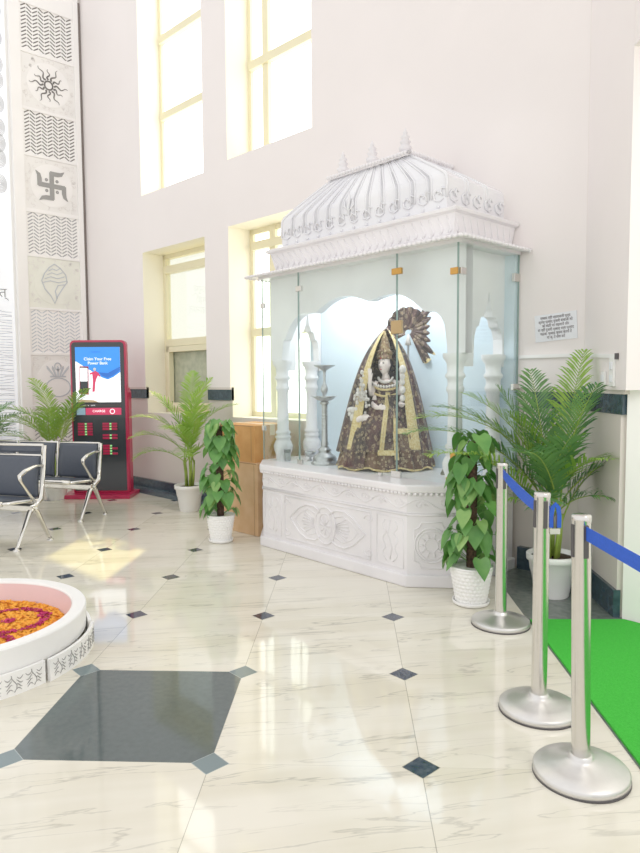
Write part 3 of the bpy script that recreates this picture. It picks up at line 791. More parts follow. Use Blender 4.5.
# crown: tall pointed with tiers
e=MB(); e.lathe([(.070,-.005),(.076,.0),(.072,.02),(.058,.03),(.064,.05),(.056,.07),(.060,.085),(.048,.11),(.05,.12),(.034,.15),(.036,.16),(.016,.19),(.02,.20),(0,.225)],(hc.x,hc.y+.01,hc.z+.045),24)
for k in range(9):
    a=-pi*.95+pi*.9*k/8; e.sphere((hc.x+.07*cos(a),hc.y+.01+.07*sin(a),hc.z+.085+.02*sin(k*pi/8)),.014,8,5,(.7,.7,1.4))
cr=e.build('crown',brocade('crown_brocade','#b59a6a','#7a5b48','#efe2b8',40,.28),st)
e=MB()
for z,r in ((.735,.062),(.70,.115)):
    for k in range(14):
        a=-pi*.95+pi*.9*k/13; e.sphere((r*cos(a)*1.15-.005,-.055+r*sin(a)*1.25,z-.035*sin(pi*k/13)),.013,6,4)
e.build('necklace',M['bangle'],st)
# skirt: wide folded bell
def skirt(u,v):
    a=-pi*1.02+2.04*pi*u-pi/2+pi; 
    t=v; r=(.46-.02*sin(t*3))*(1-t)**.82+.17*t**.6*1.0
    fold=.018*(1-t*.6)*sin(a*17+2*sin(3*t))+.010*sin(a*31)
    rx=(r+fold)*1.03; ry=(r+fold)*.70
    lap=.04*math.exp(-((t-.62)/.2)**2)*max(0,-sin(a))
    return (rx*cos(a)-.01,(ry+lap)*sin(a)-.04,.012+.50*t+.012*sin(a*9)*(1-t)*(1 if t<.05 else 0))
e=MB(); e.grid(skirt,220,26); e.build('skirt',M['broc_lt'],st,fix=False)
# apron panel over the lap, darker, with lace edge
def panel(x0,x1,z0,z1,out,m,name,par,nu=16,nv=16,sh_=0.):
    b=MB()
    def fn(u,v):
        z=z0+(z1-z0)*v; x=x0+(x1-x0)*u+sh_*(1-v)
        t=min(1,max(0,(z-.012)/.5)); r=.46*(1-t)**.82+.17*t**.6
        xx=min(.98,abs((x+.01)/(r*1.03))); y=-(r*.70+.04*math.exp(-((t-.62)/.2)**2))*sqrt(1-xx*xx)-.04-out-.006*sin(u*22)
        return (x,y,z)
    b.grid(fn,nu,nv); o=b.build(name,m,par,fix=False); return o,fn
o,fn=panel(-.17,.02,.16,.56,.03,M['broc'],'apron',st,sh_=-.04)
o,fn=panel(-.33,-.12,.03,.50,.022,M['broc'],'drape',st,sh_=-.09)
for (x0,x1,z0,z1,sh2) in ((.0,.045,.14,.62,-.06),(-.07,.09,.135,.175,0),(.07,.105,.14,.60,.02),(.075,.115,.0+.10,.32,.02)):
    o,_=panel(x0,x1,z0,z1,.040,M['trim'],'lace_border',st,8,16,sh2)
o,_=panel(.02,.19,.42,.60,.045,M['broc'],'sash',st,12,12,.03)
o,_=panel(.10,.30,.30,.34,.03,M['trim'],'lace_border',st,12,6,.0)
# hem edge
e=MB(); e.tube([V(skirt(i/160,0))+V((0,0,.008)) for i in range(161)],.009,6); e.build('hem',M['trim'],st)
# blouse over the torso
def blouse(u,v):
    a=2*pi*u; rx=.125+.015*sin(pi*v); ry=.118+.012*sin(pi*v)
    k=1-.30*v**5
    return (rx*k*cos(a)-.002,ry*k*sin(a)-.035,.47+.235*v)
e=MB(); e.grid(blouse,40,14); bl=e.build('blouse',M['broc'],st,fix=False)
e=MB()
for z0,w in ((.69,.125),(.64,.13)): e.tube([(w*cos(RD(t))*1.05,-.035+(w*1.08)*sin(RD(t)),z0-.05*sin(RD(-t))) for t in range(-175,0,12)],.009,6)
e.build('blouse_braid',M['trim'],bl)
# veil: hood open at the front falling to both sides
def veil(u,v,g=0):
    a=RD(-56)+RD(292)*u      # from right-front round the back to left-front
    t=v
    top=1.13-.03*0
    r=.008+.22*(1-math.exp(-t*5.2))/(1-math.exp(-5.2))*1.04+.235*t**1.12
    fold=.016*t*sin(a*15)+.008*t*sin(a*29+1)
    back=max(0,sin(a)); ry=(r*.62)
    zz=top-t*(.99+.06*back)-.0
    lift=0
    x=(r+fold+g)*cos(a)-.02*t; y=(ry+fold+g)*sin(a)-.02
    return (x,y,zz)
e=MB(); e.grid(veil,120,40); vo=e.build('veil',M['broc'],st,fix=False)
md=vo.modifiers.new('sol','SOLIDIFY'); md.thickness=.006
for side in (0,1):
    e=MB()
    def bd(u,v):
        uu=(.0+.052*u) if side==0 else (1-.052*u)
        return tuple(V(veil(uu,.02+.95*v,.008))+V((0,-.006,0)))
    e.grid(bd,6,50); bo=e.build('veil_border',M['trim'],st,fix=False); mm=bo.modifiers.new('sol','SOLIDIFY'); mm.thickness=.006
# side scarf hanging to the right and hand held flowers at left
e=MB(); rr=random.Random(5)
for i in range(46):
    e.sphere((-.235+rr.gauss(0,.030),-.22+rr.gauss(0,.02),.60+rr.gauss(0,.065)),rr.uniform(.010,.02),7,5)
e.build('flower_garland',M['bangle'],st)
e=MB()
for i,(z,r) in enumerate(((.80,.034),(.745,.026),(.70,.024),(.64,.03),(.575,.028))): e.sphere((.165,-.22,z),r,12,8,(1,1,1.05))
e.build('held_lotus',M['bangle'],st)
e=MB(); e.sphere((-.33,-.16,.48),.045,12,8,(1.3,.9,.6)); e.sphere((-.325,-.17,.42),.033,12,8,(1,.9,1.1)); e.sphere((-.36,-.17,.45),.02,10,6); e.build('footrest_lion',M['bangle'],st)

# pleated umbrella behind
um=thing('ceremonial_umbrella','dark brown pleated cloth umbrella with scalloped lace rim tilted behind the statue head','umbrella',(-3.56,4.25,PT),RD(40))
um.scale=(.86,.86,1)
b=MB(); b.lathe([(.010,0),(.010,1.06)],n=10); b.lathe([(.07,0),(.06,.02),(.012,.03)],n=20); b.build('umbrella_pole',M['silver'],um)
def fan(a0,a1,R0,c,ph,dy):
    def fn(u,v):
        a=RD(a0+(a1-a0)*u); r=.03+(R0-.03)*v*(1+.05*sin(u*pi))+.010*abs(sin(u*pi*7))*v
        return (c[0]+r*cos(a),c[1]+dy+.02*v*sin(u*46+ph)-.04*v*v,c[2]+r*sin(a))
    return fn
b=MB(); f1=fan(50,205,.20,(0,0,1.10),0,0); b.grid(f1,90,12); f2=fan(-62,52,.30,(0,0,1.12),1,.015); b.grid(f2,90,12)
uo=b.build('umbrella_cloth',M['fan'],um,fix=False); md=uo.modifiers.new('sol','SOLIDIFY'); md.thickness=.008
b=MB()
for ff in (f2,): b.grid(lambda u,v:tuple(V(ff(.02+.30*u,.93+.1*v))+V((0,-.012,0))),40,3)
b.build('lace_rim',M['trim'],um,fix=False)
b=MB(); b.lathe([(.004,.09),(.012,.08),(.016,.06),(.03,0),(.0,0)],(0,-.06,1.0),14); b.build('tassel',M['bangle'],um)

lp=thing('oil_lamp_stand','tall silver tiered oil lamp stand on the shrine plinth left of the statue','lamp',(-4.165,3.87,PT)); lp.scale=(.80,.80,.80)
b=MB(); b.lathe([(.145,0),(.15,.015),(.14,.03),(.125,.045),(.13,.06),(.115,.09),(.07,.12),(.062,.14),(.075,.155),(.05,.17),(.042,.19)],n=36); b.build('base',M['silver'],lp)
b=MB(); b.lathe([(.036,.185),(.042,.22),(.034,.25),(.030,.60),(.034,.62),(.030,.635),(.05,.65),(.05,.665),(.024,.68)],n=24)
for k in range(9): b.lathe([(.032,.28+k*.035),(.037,.287+k*.035),(.032,.294+k*.035)],n=20,cap=False)
b.build('stem',M['silver'],lp)
b=MB(); b.lathe([(.03,.675),(.08,.69),(.115,.715),(.12,.73),(.10,.725),(.03,.70)],n=36)
for k in range(5):
    a=2*pi*k/5; b.tube([(.10*cos(a),.10*sin(a),.715),(.15*cos(a),.15*sin(a),.735)],[.03,.008],8,flat=.4)
b.build('oil_dish',M['silver'],lp)
b=MB(); b.lathe([(.02,.70),(.016,.74),(.03,.77),(.040,.80),(.03,.84),(.016,.87),(.012,.93),(.02,.95),(.012,.965),(.02,1.0),(.065,1.03),(.11,1.05),(.115,1.06),(.10,1.058),(.0,1.04)],n=28); b.build('upper_dish',M['silver'],lp)

be=thing('hand_bell','small grey metal bell with ring handle standing right of the statue','bell',(-3.04,4.10,PT))
b=MB(); b.lathe([(.058,0),(.055,.012),(.04,.04),(.034,.075),(.026,.095),(.008,.105)],n=24); b.build('bell_body',M['jade'],be)
b=MB(); b.tube([(.020*cos(t*pi/8),0,.125+.024*sin(t*pi/8)) for t in range(16)],.006,8,closed=True); b.build('ring_handle',M['jade'],be)
cp=thing('offering_cup','small silver offering cup on a foot beside the lamp stand','cup',(-4.42,3.93,PT))
b=MB(); b.lathe([(.035,0),(.03,.008),(.01,.015),(.01,.035),(.04,.05),(.05,.085),(.046,.085),(.03,.05),(0,.045)],n=24); b.build('cup_body',M['silver'],cp)
tb=thing('water_tumbler','narrow silver tumbler by the shrine left column base','tumbler',(-4.57,3.79,PT))
b=MB(); b.lathe([(.028,0),(.03,.1),(.035,.105),(.031,.105),(.026,.01),(0,.01)],n=20); b.build('tumbler_body',M['silver'],tb)

# ------------------------------------------------------------------ plants
def frond(base,az,L,e0,e1,nl,ll,rr,mats,name,parent,start=.22,droop=.5):
    b=MB(); n=16; pts=[V(base)]; d=V((cos(az),sin(az),0))
    for i in range(n):
        t=(i+.5)/n; e=e0+(e1-e0)*t**1.3; pts.append(pts[-1]+(d*cos(e)+V((0,0,sin(e))))*L/n)
    b.mi=1; b.tube(pts,[.0065*(1-.8*i/n) for i in range(n+1)],6)
    b.mi=0
    side=V((-sin(az),cos(az),0))
    for k in range(nl):
        t=start+(1-start)*(k+.5)/nl; f_=t*n; i=min(n-1,int(f_)); p=pts[i].lerp(pts[i+1],f_-i); tg=(pts[i+1]-pts[i]).normalized()
        up=side.cross(tg).normalized()
        if up.z<0: up=-up
        l=ll*(sin(pi*min(1,(t-start)/(1-start)*.86+.14))**.55)*rr.uniform(.85,1.1)
        for s_ in (-1,1):
            dr=(tg*.75+side*s_*rr.uniform(.65,.85)+up*rr.uniform(.05,.35)).normalized()
            w=.0062+.0025*(1-t); p1=p+dr*l*.45; p2=p+dr*l*.8+V((0,0,-droop*l*.15)); p3=p+dr*l+V((0,0,-droop*l*.35))
            wd=dr.cross(up).normalized()
            nn=wd.cross(dr)*0
            b.add([p+wd*w*.4,p-wd*w*.4,p1+wd*w,p1-wd*w,p2+wd*w*.7,p2-wd*w*.7,p3],[(0,1,3,2),(2,3,5,4),(4,5,6)],True)
    return b.build(name,mats,parent,fix=False)
def flared_pot(par,r,h,rings=True):
    b=MB(); b.lathe([(r*.62,0),(r*.66,.01),(r*.80,h*.55),(r*.82,h*.56),(r*.83,h*.60),(r*.85,h*.61),(r*.90,h*.84),(r*.99,h*.86),(r*1.0,h*.99),(r*.98,h),(r*.90,h),(r*.88,h*.85),(0,h*.82)],n=40)
    b.build('pot',M['potw'],par)
    b=MB(); b.grid(lambda u,v:(r*.87*v*cos(2*pi*u),r*.87*v*sin(2*pi*u),h*.90+.012*sin(u*40)*v*(1-v)*3),36,6); b.build('soil',M['soil'],par,fix=False)
def weave_pot(par,r,h):
    b=MB(); n=48; m=20
    def fn(u,v):
        a=2*pi*u; rr_=r*(.70+.28*v); k=.0055*(1 if (int(u*24)+int(v*9))%2 else 0)
        w=.006*abs(sin(12*a+pi*(int(v*9)%2)*.5))*abs(sin(9*pi*v))
        return ((rr_+w)*cos(a),(rr_+w)*sin(a),.018+(h-.018)*v)
    b.grid(fn,144,54)
    b.lathe([(r*.98,h-.002),(r*1.02,h),(r*1.02,h+.012),(r*.93,h+.012),(r*.9,h*.8),(0,h*.78)],n=40)
    b.build('pot',M['potw'],par,fix=False)
    b=MB(); b.lathe([(r*.70,0),(r*.84,.008),(r*.88,.03),(r*.84,.03),(r*.78,.012),(0,.012)],n=40); b.build('saucer',M['potw'],par)
    b=MB(); b.grid(lambda u,v:(r*.92*v*cos(2*pi*u),r*.92*v*sin(2*pi*u),h*.93+.01*sin(u*37)*v*(1-v)*3),36,6); b.build('soil',M['soil'],par,fix=False)
def palm(label,loc_,r,h,spec,seed,dk,scale=1,ll=.24,nstem=5,grp='areca palms in white pots'):
    t=thing('potted_palm',label,'plant',loc_,RD(47.5),grp)
    flared_pot(t,r,h); rr=random.Random(seed)
    b=MB(); tops=[]
    for i in range(nstem):
        a=2*pi*i/nstem; p0=V((.035*cos(a),.035*sin(a),h*.88)); p1=V((.06*cos(a),.06*sin(a),h+.25+.05*rr.random())); tops.append(p1)
        b.tube([p0,p0.lerp(p1,.5)+V((.005,0,0)),p1],[.016,.012,.009],8)
    b.build('stems',M['stalk'],t)
    for i,(az,L,e0,e1) in enumerate(spec):
        tp=tops[i%nstem]; base=tp*1.0; base.z-=.05
        frond(base,RD(az),L*scale,RD(e0),RD(e1),int(34*min(1.2,L)+4),ll,rr,[M['frond_dk'] if dk and i%3 else M['frond'],M['stalk']],'frond',t)
    return t
# local +x is image right, +y away from the camera
palm('largest areca palm with dark arching fronds, in white pot behind the barrier posts',(-2.145,4.03,.004),.165,.28,
 [(183,1.32,72,-14),(190,1.28,62,-14),(178,1.15,80,0),(198,1.05,56,-10),(120,.9,84,45),(170,.85,66,-30),(190,.80,84,40),(150,.95,84,52),(100,1.02,86,60),(30,1.12,86,70),(-15,.62,74,20),(-35,.85,66,-8),(-60,.74,72,0),(-90,.72,80,25),(-130,.85,72,-5),(200,.60,45,-25),(-50,.50,52,-20),(-110,.60,55,-30),(175,1.05,84,20),(-70,.95,86,50)],3,True,ll=.245)
palm('potted areca palm with light green fronds in plain white pot beneath the left window',(-6.36,3.86,0),.165,.29,
 [(184,.95,76,-12),(195,.80,62,-25),(-8,.95,78,5),(-15,.70,55,-30),(-60,.9,80,15),(-110,.80,72,-10),(90,1.05,87,70),(200,.60,42,-40),(-25,1.05,86,45),(170,.95,86,30),(-90,.6,50,-30)],11,False,ll=.22)
palm('potted areca palm partly hidden behind the bench in front of the zigzag screen panels',(-8.14,3.07,0),.165,.29,
 [(186,1.10,78,-15),(195,1.0,66,-28),(-15,.85,84,10),(-70,.95,80,0),(-120,.95,74,-10),(-30,1.05,84,25),(150,1.1,86,35),(200,.9,50,-35)],21,False,scale=1.0,ll=.24)
palm('potted areca palm at the far left edge in front of the wave panel',(-8.25,2.20,0),.165,.29,
 [(180,.9,78,0),(-5,.95,78,-5),(-15,.85,62,-20),(-70,.85,80,10),(60,.9,80,20),(-30,.8,70,0)],31,True,ll=.22)

def heart(b,p,d,up,s):
    d=V(d).normalized(); sd=d.cross(V(up)).normalized(); u=sd.cross(d).normalized()
    out=[(0,0),(-.28,-.14),(-.46,.08),(-.44,.36),(-.26,.70),(0,1.08),(.26,.70),(.44,.36),(.46,.08),(.28,-.14)]
    mid=[(0,.0),(0,.35),(0,.7),(0,1.08)]
    P=lambda x,y,z=0:tuple(p+sd*x*s+d*y*s+u*(z*s+abs(x)*.22*s-y*y*.12*s))
    v=[P(x,y) for x,y in out]+[P(0,.35)]
    b.add(v,[(i,(i+1)%10,10) for i in range(10)],True)
def money_plant(label,loc_,r,h,H,rad,seed,n,lean=0):
    t=thing('money_plant',label,'plant',loc_,RD(47.5),'money plants in basket weave pots'); weave_pot(t,r,h); rr=random.Random(seed)
    b=MB(); b.tube([(0,0,h*.85),(lean*.5,0,h+(H-h)*.5),(lean,0,H-.06)],[.032,.033,.028],14); b.build('moss_pole',M['moss'],t)
    for par in (0,1):
        b=MB()
        st_=MB()
        for i in range(n if par==0 else n//4):
            z=h+.02+(H-h-.05)*(rr.random()**.9); f_=(z-h)/(H-h); a=rr.uniform(0,2*pi)
            R=rad*(.45+.55*rr.random())*(1.0-.35*f_*f_) 
            p=V((lean*f_+R*cos(a)*.75,R*sin(a)*.75,z+.03)); d=V((cos(a)*.55,sin(a)*.55,-.9+rr.uniform(-.3,.5)))
            s=rr.uniform(.09,.14)*(1 if par==0 else .9)
            heart(b,p,d,V((cos(a),sin(a),.5)),s)
            b.tube([V((lean*f_,0,z-.03)),p*.6+V((0,0,z*.4)),p],[.003,.003,.002],5)
        b.build('foliage',M['leaf'] if par==0 else M['leaf_lt'],t,fix=False)
money_plant('money plant on a brown pole in basket weave pot beside the cardboard boxes',(-4.92,3.30,0),.125,.235,1.09,.21,5,80)
money_plant('money plant with large leaves in basket weave pot at shrine right front corner',(-2.42,3.515,0),.135,.24,1.10,.20,9,85,.0)

# ------------------------------------------------------------------ cardboard boxes
def carton(x,y,z,w,d,h,rz,m,label):
    t=thing('cardboard_box',label,'box',(x,y,z),rz,'stacked cardboard boxes')
    b=MB(); b.box(-w/2,w/2,-d/2,d/2,0,h); b.build('carton_body',m,t,bevel=.004)
    b=MB(); b.box(-w/2-.001,w/2+.001,-.03,.03,h,h+.0015); b.box(-w/2-.0015,-w/2,-.03,.03,h-.1,h); b.box(w/2,w/2+.0015,-.03,.03,h-.1,h); b.build('tape_strip',M['tape'],t)
    b=MB(); b.box(-w/2+.015,w/2-.015,-d/2-.0015,-d/2,h-.012,h-.004); b.box(w/2-.05,w/2-.045,-d/2-.0015,-d/2,.01,h-.02); b.build('crease',mat('crease_'+label[:5],'#a8835c',.9),t)
carton(-5.12,3.86,0,.56,.46,.675,RD(3),M['card'],'tall pale cardboard box on the floor left of the shrine, lower of the stack')
carton(-5.15,3.86,.675,.52,.44,.345,RD(3),M['card2'],'orange cardboard box on top of the tall pale box beside the shrine')

# ------------------------------------------------------------------ barrier posts
def post(label,loc_,rz):
    t=thing('barrier_post',label,'barrier',loc_,rz,'retractable belt barrier posts')
    b=MB(); b.lathe([(.158,0),(.166,.006),(.166,.026),(.161,.031),(.11,.043),(.06,.056),(.046,.062),(.041,.066),(.040,.078),(.034,.080)],n=56); b.build('base',M['satin'],t)
    b=MB(); b.lathe([(.0325,.07),(.0325,.925),(.034,.928),(.034,.945),(.030,.949),(0,.949)],n=36); b.build('pole',M['steel'],t)
    b=MB(); b.lathe([(.165,0),(.168,0),(.168,.006),(.165,.006)],n=56); b.build('rubber_rim',M['steel_dk'],t)
    for k,a in enumerate((-35,55,145,235)):
        a=RD(a); b=MB(); b.box(.030,.0345,-.009,.009,.80,.915); b.xf(Matrix.Rotation(a,4,'Z')); b.build('slot',M['steel_dk'],t)
    return t
p1=post('farthest stanchion, chrome post by the money plant with blue belt running to the middle post',(-2.09,3.335,0),0)
p2=dup(p1,(-1.415,2.565,0),0,'middle chrome stanchion with blue belt buckle hanging on its right side')
p3=dup(p1,(-1.07,2.245,0),0,'nearest chrome stanchion with blue belt running out to the right')
p3.rotation_euler=(.0135,-.0124,0)
def belt(a,b_,parent,ext=.049,sag=.0,twist=0):
    ox=parent.location; b=MB(); a=V(a)-ox; b_=V(b_)-ox; d=(b_-a); hd_=V((d.x,d.y,0)).normalized(); n=V((-hd_.y,hd_.x,0))*.0012
    v=[];N=14
    for i in range(N+1):
        t=i/N; c=a+d*t; c.z-=sag*4*t*(1-t); tw=twist*sin(pi*t)
        for zz,nn in ((-ext/2,-1),(ext/2,-1),(ext/2,1),(-ext/2,1)): v.append(c+V((0,0,zz*cos(tw)))+n*nn+V((-hd_.y,hd_.x,0))*zz*sin(tw))
    f_=[]
    for i in range(N):
        for k in range(4): f_.append((4*i+k,4*i+(k+1)%4,4*i+4+(k+1)%4,4*i+4+k))
    f_+=[(3,2,1,0),(4*N,4*N+1,4*N+2,4*N+3)]
    b.add(v,f_,False); return b.build('belt',M['belt'],parent)
d12=(V((-1.415,2.565,0))-V((-2.09,3.335,0))).normalized()
belt(V((-2.09,3.335,.888))+d12*.032,V((-1.415,2.565,.868))-d12*.034,p1,sag=.012,twist=.3)
# the belt of the nearest post ends at a further post outside the view
q4=V((-.30,1.70,.014)); d3=(q4-V((-1.07,2.245,0))).normalized()
belt(V((-1.07,2.245,.888))+d3*.034,q4-d3*.034+V((0,0,.81)),p3,sag=.0)
p4=dup(p2,tuple(q4),0,'chrome stanchion holding the far end of the nearest belt')
# hanging buckle on the middle post
b=MB(); c=V((.030,.028,.86))
R_=V((.675,.737,0)); 
P=lambda x,z,y=0:tuple(V((0,0,.0))+R_*(.036+x)+V((-.05,.04,0))*0+V((.737,-.675,0))*(.012+y)+V((0,0,z)))
b.strip([P(-.002,.80),P(-.002,.85),P(.004,.885),P(.016,.90),P(.028,.885),P(.032,.85),P(.032,.80)],.018,(.737,-.675,0),.004)
bk=b.build('belt_loop',M['belt'],p2)
b=MB(); b.box(-.022,.022,-.006,.006,-.012,.012); b.xf(Matrix.Translation(P(.014,.785))@Matrix.Rotation(RD(47.5),4,'Z')); b.build('buckle',M['steel'],bk)
b=MB(); b.tube([P(.008,.79),P(.008,.86)],.004,6); b.tube([P(.022,.79),P(.022,.86)],.004,6); b.build('buckle_arm',M['steel_dk'],bk)

# ------------------------------------------------------------------ green carpet
b=MB()
poly=[(-1.995,3.50),(-1.655,3.855),(-1.615,3.90),(-1.30,3.90),(1.3,1.3),(.75,.755)]
b.prism(poly,.004,.014); tag(b.build('green_carpet',M['carpet']),'bright green textured runner carpet on the floor behind the barrier posts','carpet')

# ------------------------------------------------------------------ notice, conduit, switches
nt_=thing('wall_notice','white paper notice with dark Hindi writing on the wall right of the shrine','notice',(-2.375,Yw(-2.375)-.004,1.797),math.atan(.0545))
Rn=Matrix.Rotation(RD(3.0),4,'Y').inverted()
b=MB(); b.box(-.155,.155,-.0015,.0015,-.096,.096); b.xf(Matrix.Rotation(RD(-3.5),4,'Y')); b.build('paper',M['paper'],nt_)
tx=['प्रसाद श्री महाराजजी मूल्य','कृपया प्रसाद पुजारी बाबाजी को','को मंदिर पर चढ़ावायें और','या श्री पुजारी प्रसाद धर्म प्रसाद','चढ़ावा. प्रसाद कृपया बतायें ते','मां कृ. ते सेवा करें']
for i,l in enumerate(tx):
    Mt=Matrix.Rotation(RD(-3.5),4,'Y')@Matrix.Translation((0,-.003,.070-.028*i))@Matrix.Rotation(pi/2,4,'X')@Matrix.Scale(.80,4,(1,0,0))
    text('text_line',l,.027,Mt,M['ink'],nt_,.0004)
cd=thing('cable_conduit','thin white cable conduit running along the wall above the switches','conduit',(-2.65,Yw(-2.65)-.008,1.592),0)
b=MB(); x1=-2.18
v=[(x-(-2.65),Yw(x)-Yw(-2.65)+o+.008,z) for z in (-.012,.012) for (x,o) in ((-2.65,-.016),(x1,-.016),(x1,-.001),(-2.65,-.001))]
b.add(v,[(3,2,1,0),(4,5,6,7),(0,1,5,4),(1,2,6,5),(2,3,7,6),(3,0,4,7)],False)
oy=Yw(-2.65)-.008
P4=[(x1,UY(x1)-.014),(-1.70,UY(-1.70)-.014),(-1.70,UY(-1.70)),(x1,UY(x1)+.004)]
v=[(x+2.65,y-oy,(0 if x<-2 else -.036)+dz) for dz in (-.012,.012) for x,y in P4]
b.add(v,[(3,2,1,0),(4,5,6,7),(0,1,5,4),(1,2,6,5),(2,3,7,6),(3,0,4,7)],False); b.build('channel',M['white'],cd)
b=MB(); b.box(-.012,.008,-.02,-.002,-.018,.018); b.xf(Matrix.Translation((.955,UY(-1.695)-oy,-.036))); b.build('end_clip',M['steel_dk'],cd)
def swplate(x,z,w,h,label,n):
    t=thing('switch_plate',label,'switch',(x,UY(x)-.004,z),-math.atan(1.171))
    b=MB(); b.box(-w/2,w/2,-.012,.002,-h/2,h/2); b.build('plate',M['white'],t,bevel=.003)
    for k in range(n):
        b=MB(); zz=(k-(n-1)/2)*.075; b.box(-.022,.022,-.018,-.011,zz-.022,zz+.022); b.build('rocker_switch',M['paper'],t,bevel=.002)
swplate(-1.745,1.465,.085,.17,'tall white double switch plate on the pier beside the palm',2)
swplate(-1.855,1.43,.06,.085,'small white socket plate left of the double switch plate',1)

# ------------------------------------------------------------------ benches
def bench(label,loc_,rz,headrest):
    t=thing('waiting_bench',label,'bench',loc_,rz,'steel waiting benches')
    nseat=3; W=.53
    def yb(z): return .11+(z-.40)*.14        # back plane leans away
    b=MB(); b.box(-nseat*W-.02,.0,-.045,.035,.30,.365); b.build('beam',M['chrome'],t,bevel=.012)
    for s in range(nseat):
        x1=-.05-s*W; x0=x1-W+.06
        sf=MB()
        for zz,yy in (((.425),-.33),):
            sf.tube([(x0-.01,yy,zz-.005),(x1+.01,yy,zz-.005)],.022,10)
        sf.tube([(x0-.012,-.33,.42),(x0-.012,.10,.385),(x0-.012,.14,.42),(x0-.012,yb(.775),.775),(x1+.012,yb(.775),.775),(x1+.012,.14,.42),(x1+.012,.10,.385),(x1+.012,-.33,.42)],.014,8)
        so=sf.build('seat_frame',M['chrome'],t)
        b=MB(); b.grid(lambda u,v:(x0+(x1-x0)*u,-.33+.44*v,.425-.035*v+.018*math.exp(-((v-.15)/.2)**2)),8,12)
        p=b.build('seat',M['pad'],t,fix=False); m_=p.modifiers.new('s','SOLIDIFY'); m_.thickness=.028; m_.offset=0
        b=MB(); b.grid(lambda u,v:(x0+(x1-x0)*u,yb(.41+.355*v)-.012-.014*sin(pi*v),.41+.355*v),8,12)
        p=b.build('backrest',M['pad'],t,fix=False); m_=p.modifiers.new('s','SOLIDIFY'); m_.thickness=.026; m_.offset=0
        if headrest:
            sf=MB(); sf.tube([(x0-.012,yb(.775),.775),(x0-.012,yb(.865),.865),(x1+.012,yb(.865),.865),(x1+.012,yb(.775),.775)],.014,8); sf.build('headrest_frame',M['chrome'],t)
            b=MB(); b.grid(lambda u,v:(x0+(x1-x0)*u,yb(.80+.07*v)-.006,.80+.07*v),6,4)
            p=b.build('headrest',M['pad'],t,fix=False); m_=p.modifiers.new('s','SOLIDIFY'); m_.thickness=.024
    zt=.865 if headrest else .775
    for ex in (-.02,-nseat*W):
        b=MB(); b.tube([(ex,-.02,.33),(ex,.10,.39),(ex,yb(.45),.45),(ex,yb(zt),zt)],[.03,.028,.022,.018],10,flat=.7); b.build('end_upright',M['chrome'],t)
        b=MB(); b.tube([(ex,yb(.69),.69),(ex,.04,.695),(ex,-.08,.665),(ex,-.145,.63),(ex,-.14,.585),(ex,-.05,.47),(ex,.03,.38)],[.014,.018,.022,.022,.018,.016,.016],10,flat=.8); b.build('armrest',M['chrome'],t)
        for s_,yy in ((-1,-.207),(1,.207)):
            b=MB(); b.tube([(ex,.0,.345),(ex,s_*.05,.29),(ex,yy*.93,.03),(ex,yy,.018)],[.03,.026,.017,.015],10,flat=.7)
            lo=b.build('leg',M['chrome'],t)
            b=MB(); b.lathe([(.03,0),(.03,.008),(.015,.014),(.012,.03)],(ex,yy,0),16); b.build('foot_glide',M['steel'],lo)
    return t
bench('nearest steel waiting bench with dark pads and headrests at the left edge',(-5.92,2.04,0),RD(30),True)
bench('steel waiting bench with dark pads and low back in front of the kiosk',(-6.70,2.92,0),RD(30),False)

# ------------------------------------------------------------------ kiosk
kx,ky=(-8.135-7.672)/2-.022,(3.319+3.825)/2-.022; kr=math.atan2(.506,.463)
kk=thing('power_bank_kiosk','tall charcoal and crimson power bank rental kiosk with blue advert screen','kiosk',(kx,ky,0),kr)
W=.345; kk.scale=(1,1,1.013)
def rrect(w,z0,z1,r,n=6):
    pts=[(-w,z0),(w,z0)]
    for k in range(n+1): a=pi/2*k/n; pts.append((w-r+r*cos(a),z1-r+r*sin(a)))
    for k in range(n+1): a=pi/2+pi/2*k/n; pts.append((-w+r+r*cos(a),z1-r+r*sin(a)))
    return pts
def slab(b,pts,y0,y1):
    n=len(pts); v=[(x,y0,z) for x,z in pts]+[(x,y1,z) for x,z in pts]
    b.add(v,[(i,(i+1)%n,n+(i+1)%n,n+i) for i in range(n)]+[tuple(range(n-1,-1,-1)),tuple(range(n,2*n))],False)
b=MB(); slab(b,rrect(W,.05,1.92,.06),.0,.09); slab(b,[(-W-.01,.05),(W+.01,.05),(W+.01,1.28),(W-.01,1.34),(-W+.01,1.34),(-W-.01,1.28)],.03,.17); b.build('cabinet_shell',M['red'],kk,bevel=.006)
b=MB(); slab(b,rrect(W-.022,.075,1.895,.045),-.008,.01); b.build('front_panel',M['black'],kk)
b=MB(); b.box(-W-.10,W+.06,-.20,.26,0,.05); b.build('base_plate',M['red'],kk,bevel=.008)
b=MB(); b.box(-.275,.275,-.011,-.006,1.165,1.835); scr=b.build('screen',M['scr'],kk)
def sp(name,pts,m,y=-.0125,par=None):
    b=MB(); slab(b,pts,y,y+.002); return b.build(name,m,par or scr)
sp('advert_blue',[(-.275,1.665),(-.05,1.525),(.05,1.465),(.12,1.44),(.19,1.47),(.275,1.53),(.275,1.835),(-.275,1.835)],M['scr_blue'])
sp('advert_deep_blue',[(0,1.53),(.05,1.485),(.12,1.46),(.19,1.49),(.275,1.55),(.275,1.60),(.12,1.52)],M['scr_blue2'],-.0135)
sp('advert_floor',[(-.26,1.165),(0,1.165),(-.06,1.19),(-.22,1.20),(-.26,1.19)],M['tape'],-.0125)
Mk=lambda x,z:Matrix.Translation((x,-.0145,z))@Matrix.Rotation(pi/2,4,'X')
text('advert_text','Claim Your Free\nPower Bank',.050,Mk(.0,1.665),M['scr'],scr,.0006)
text('advert_small_text','CHARGE UP',.02,Mk(-.02,1.775),M['scr_blue2'],scr,.0006)
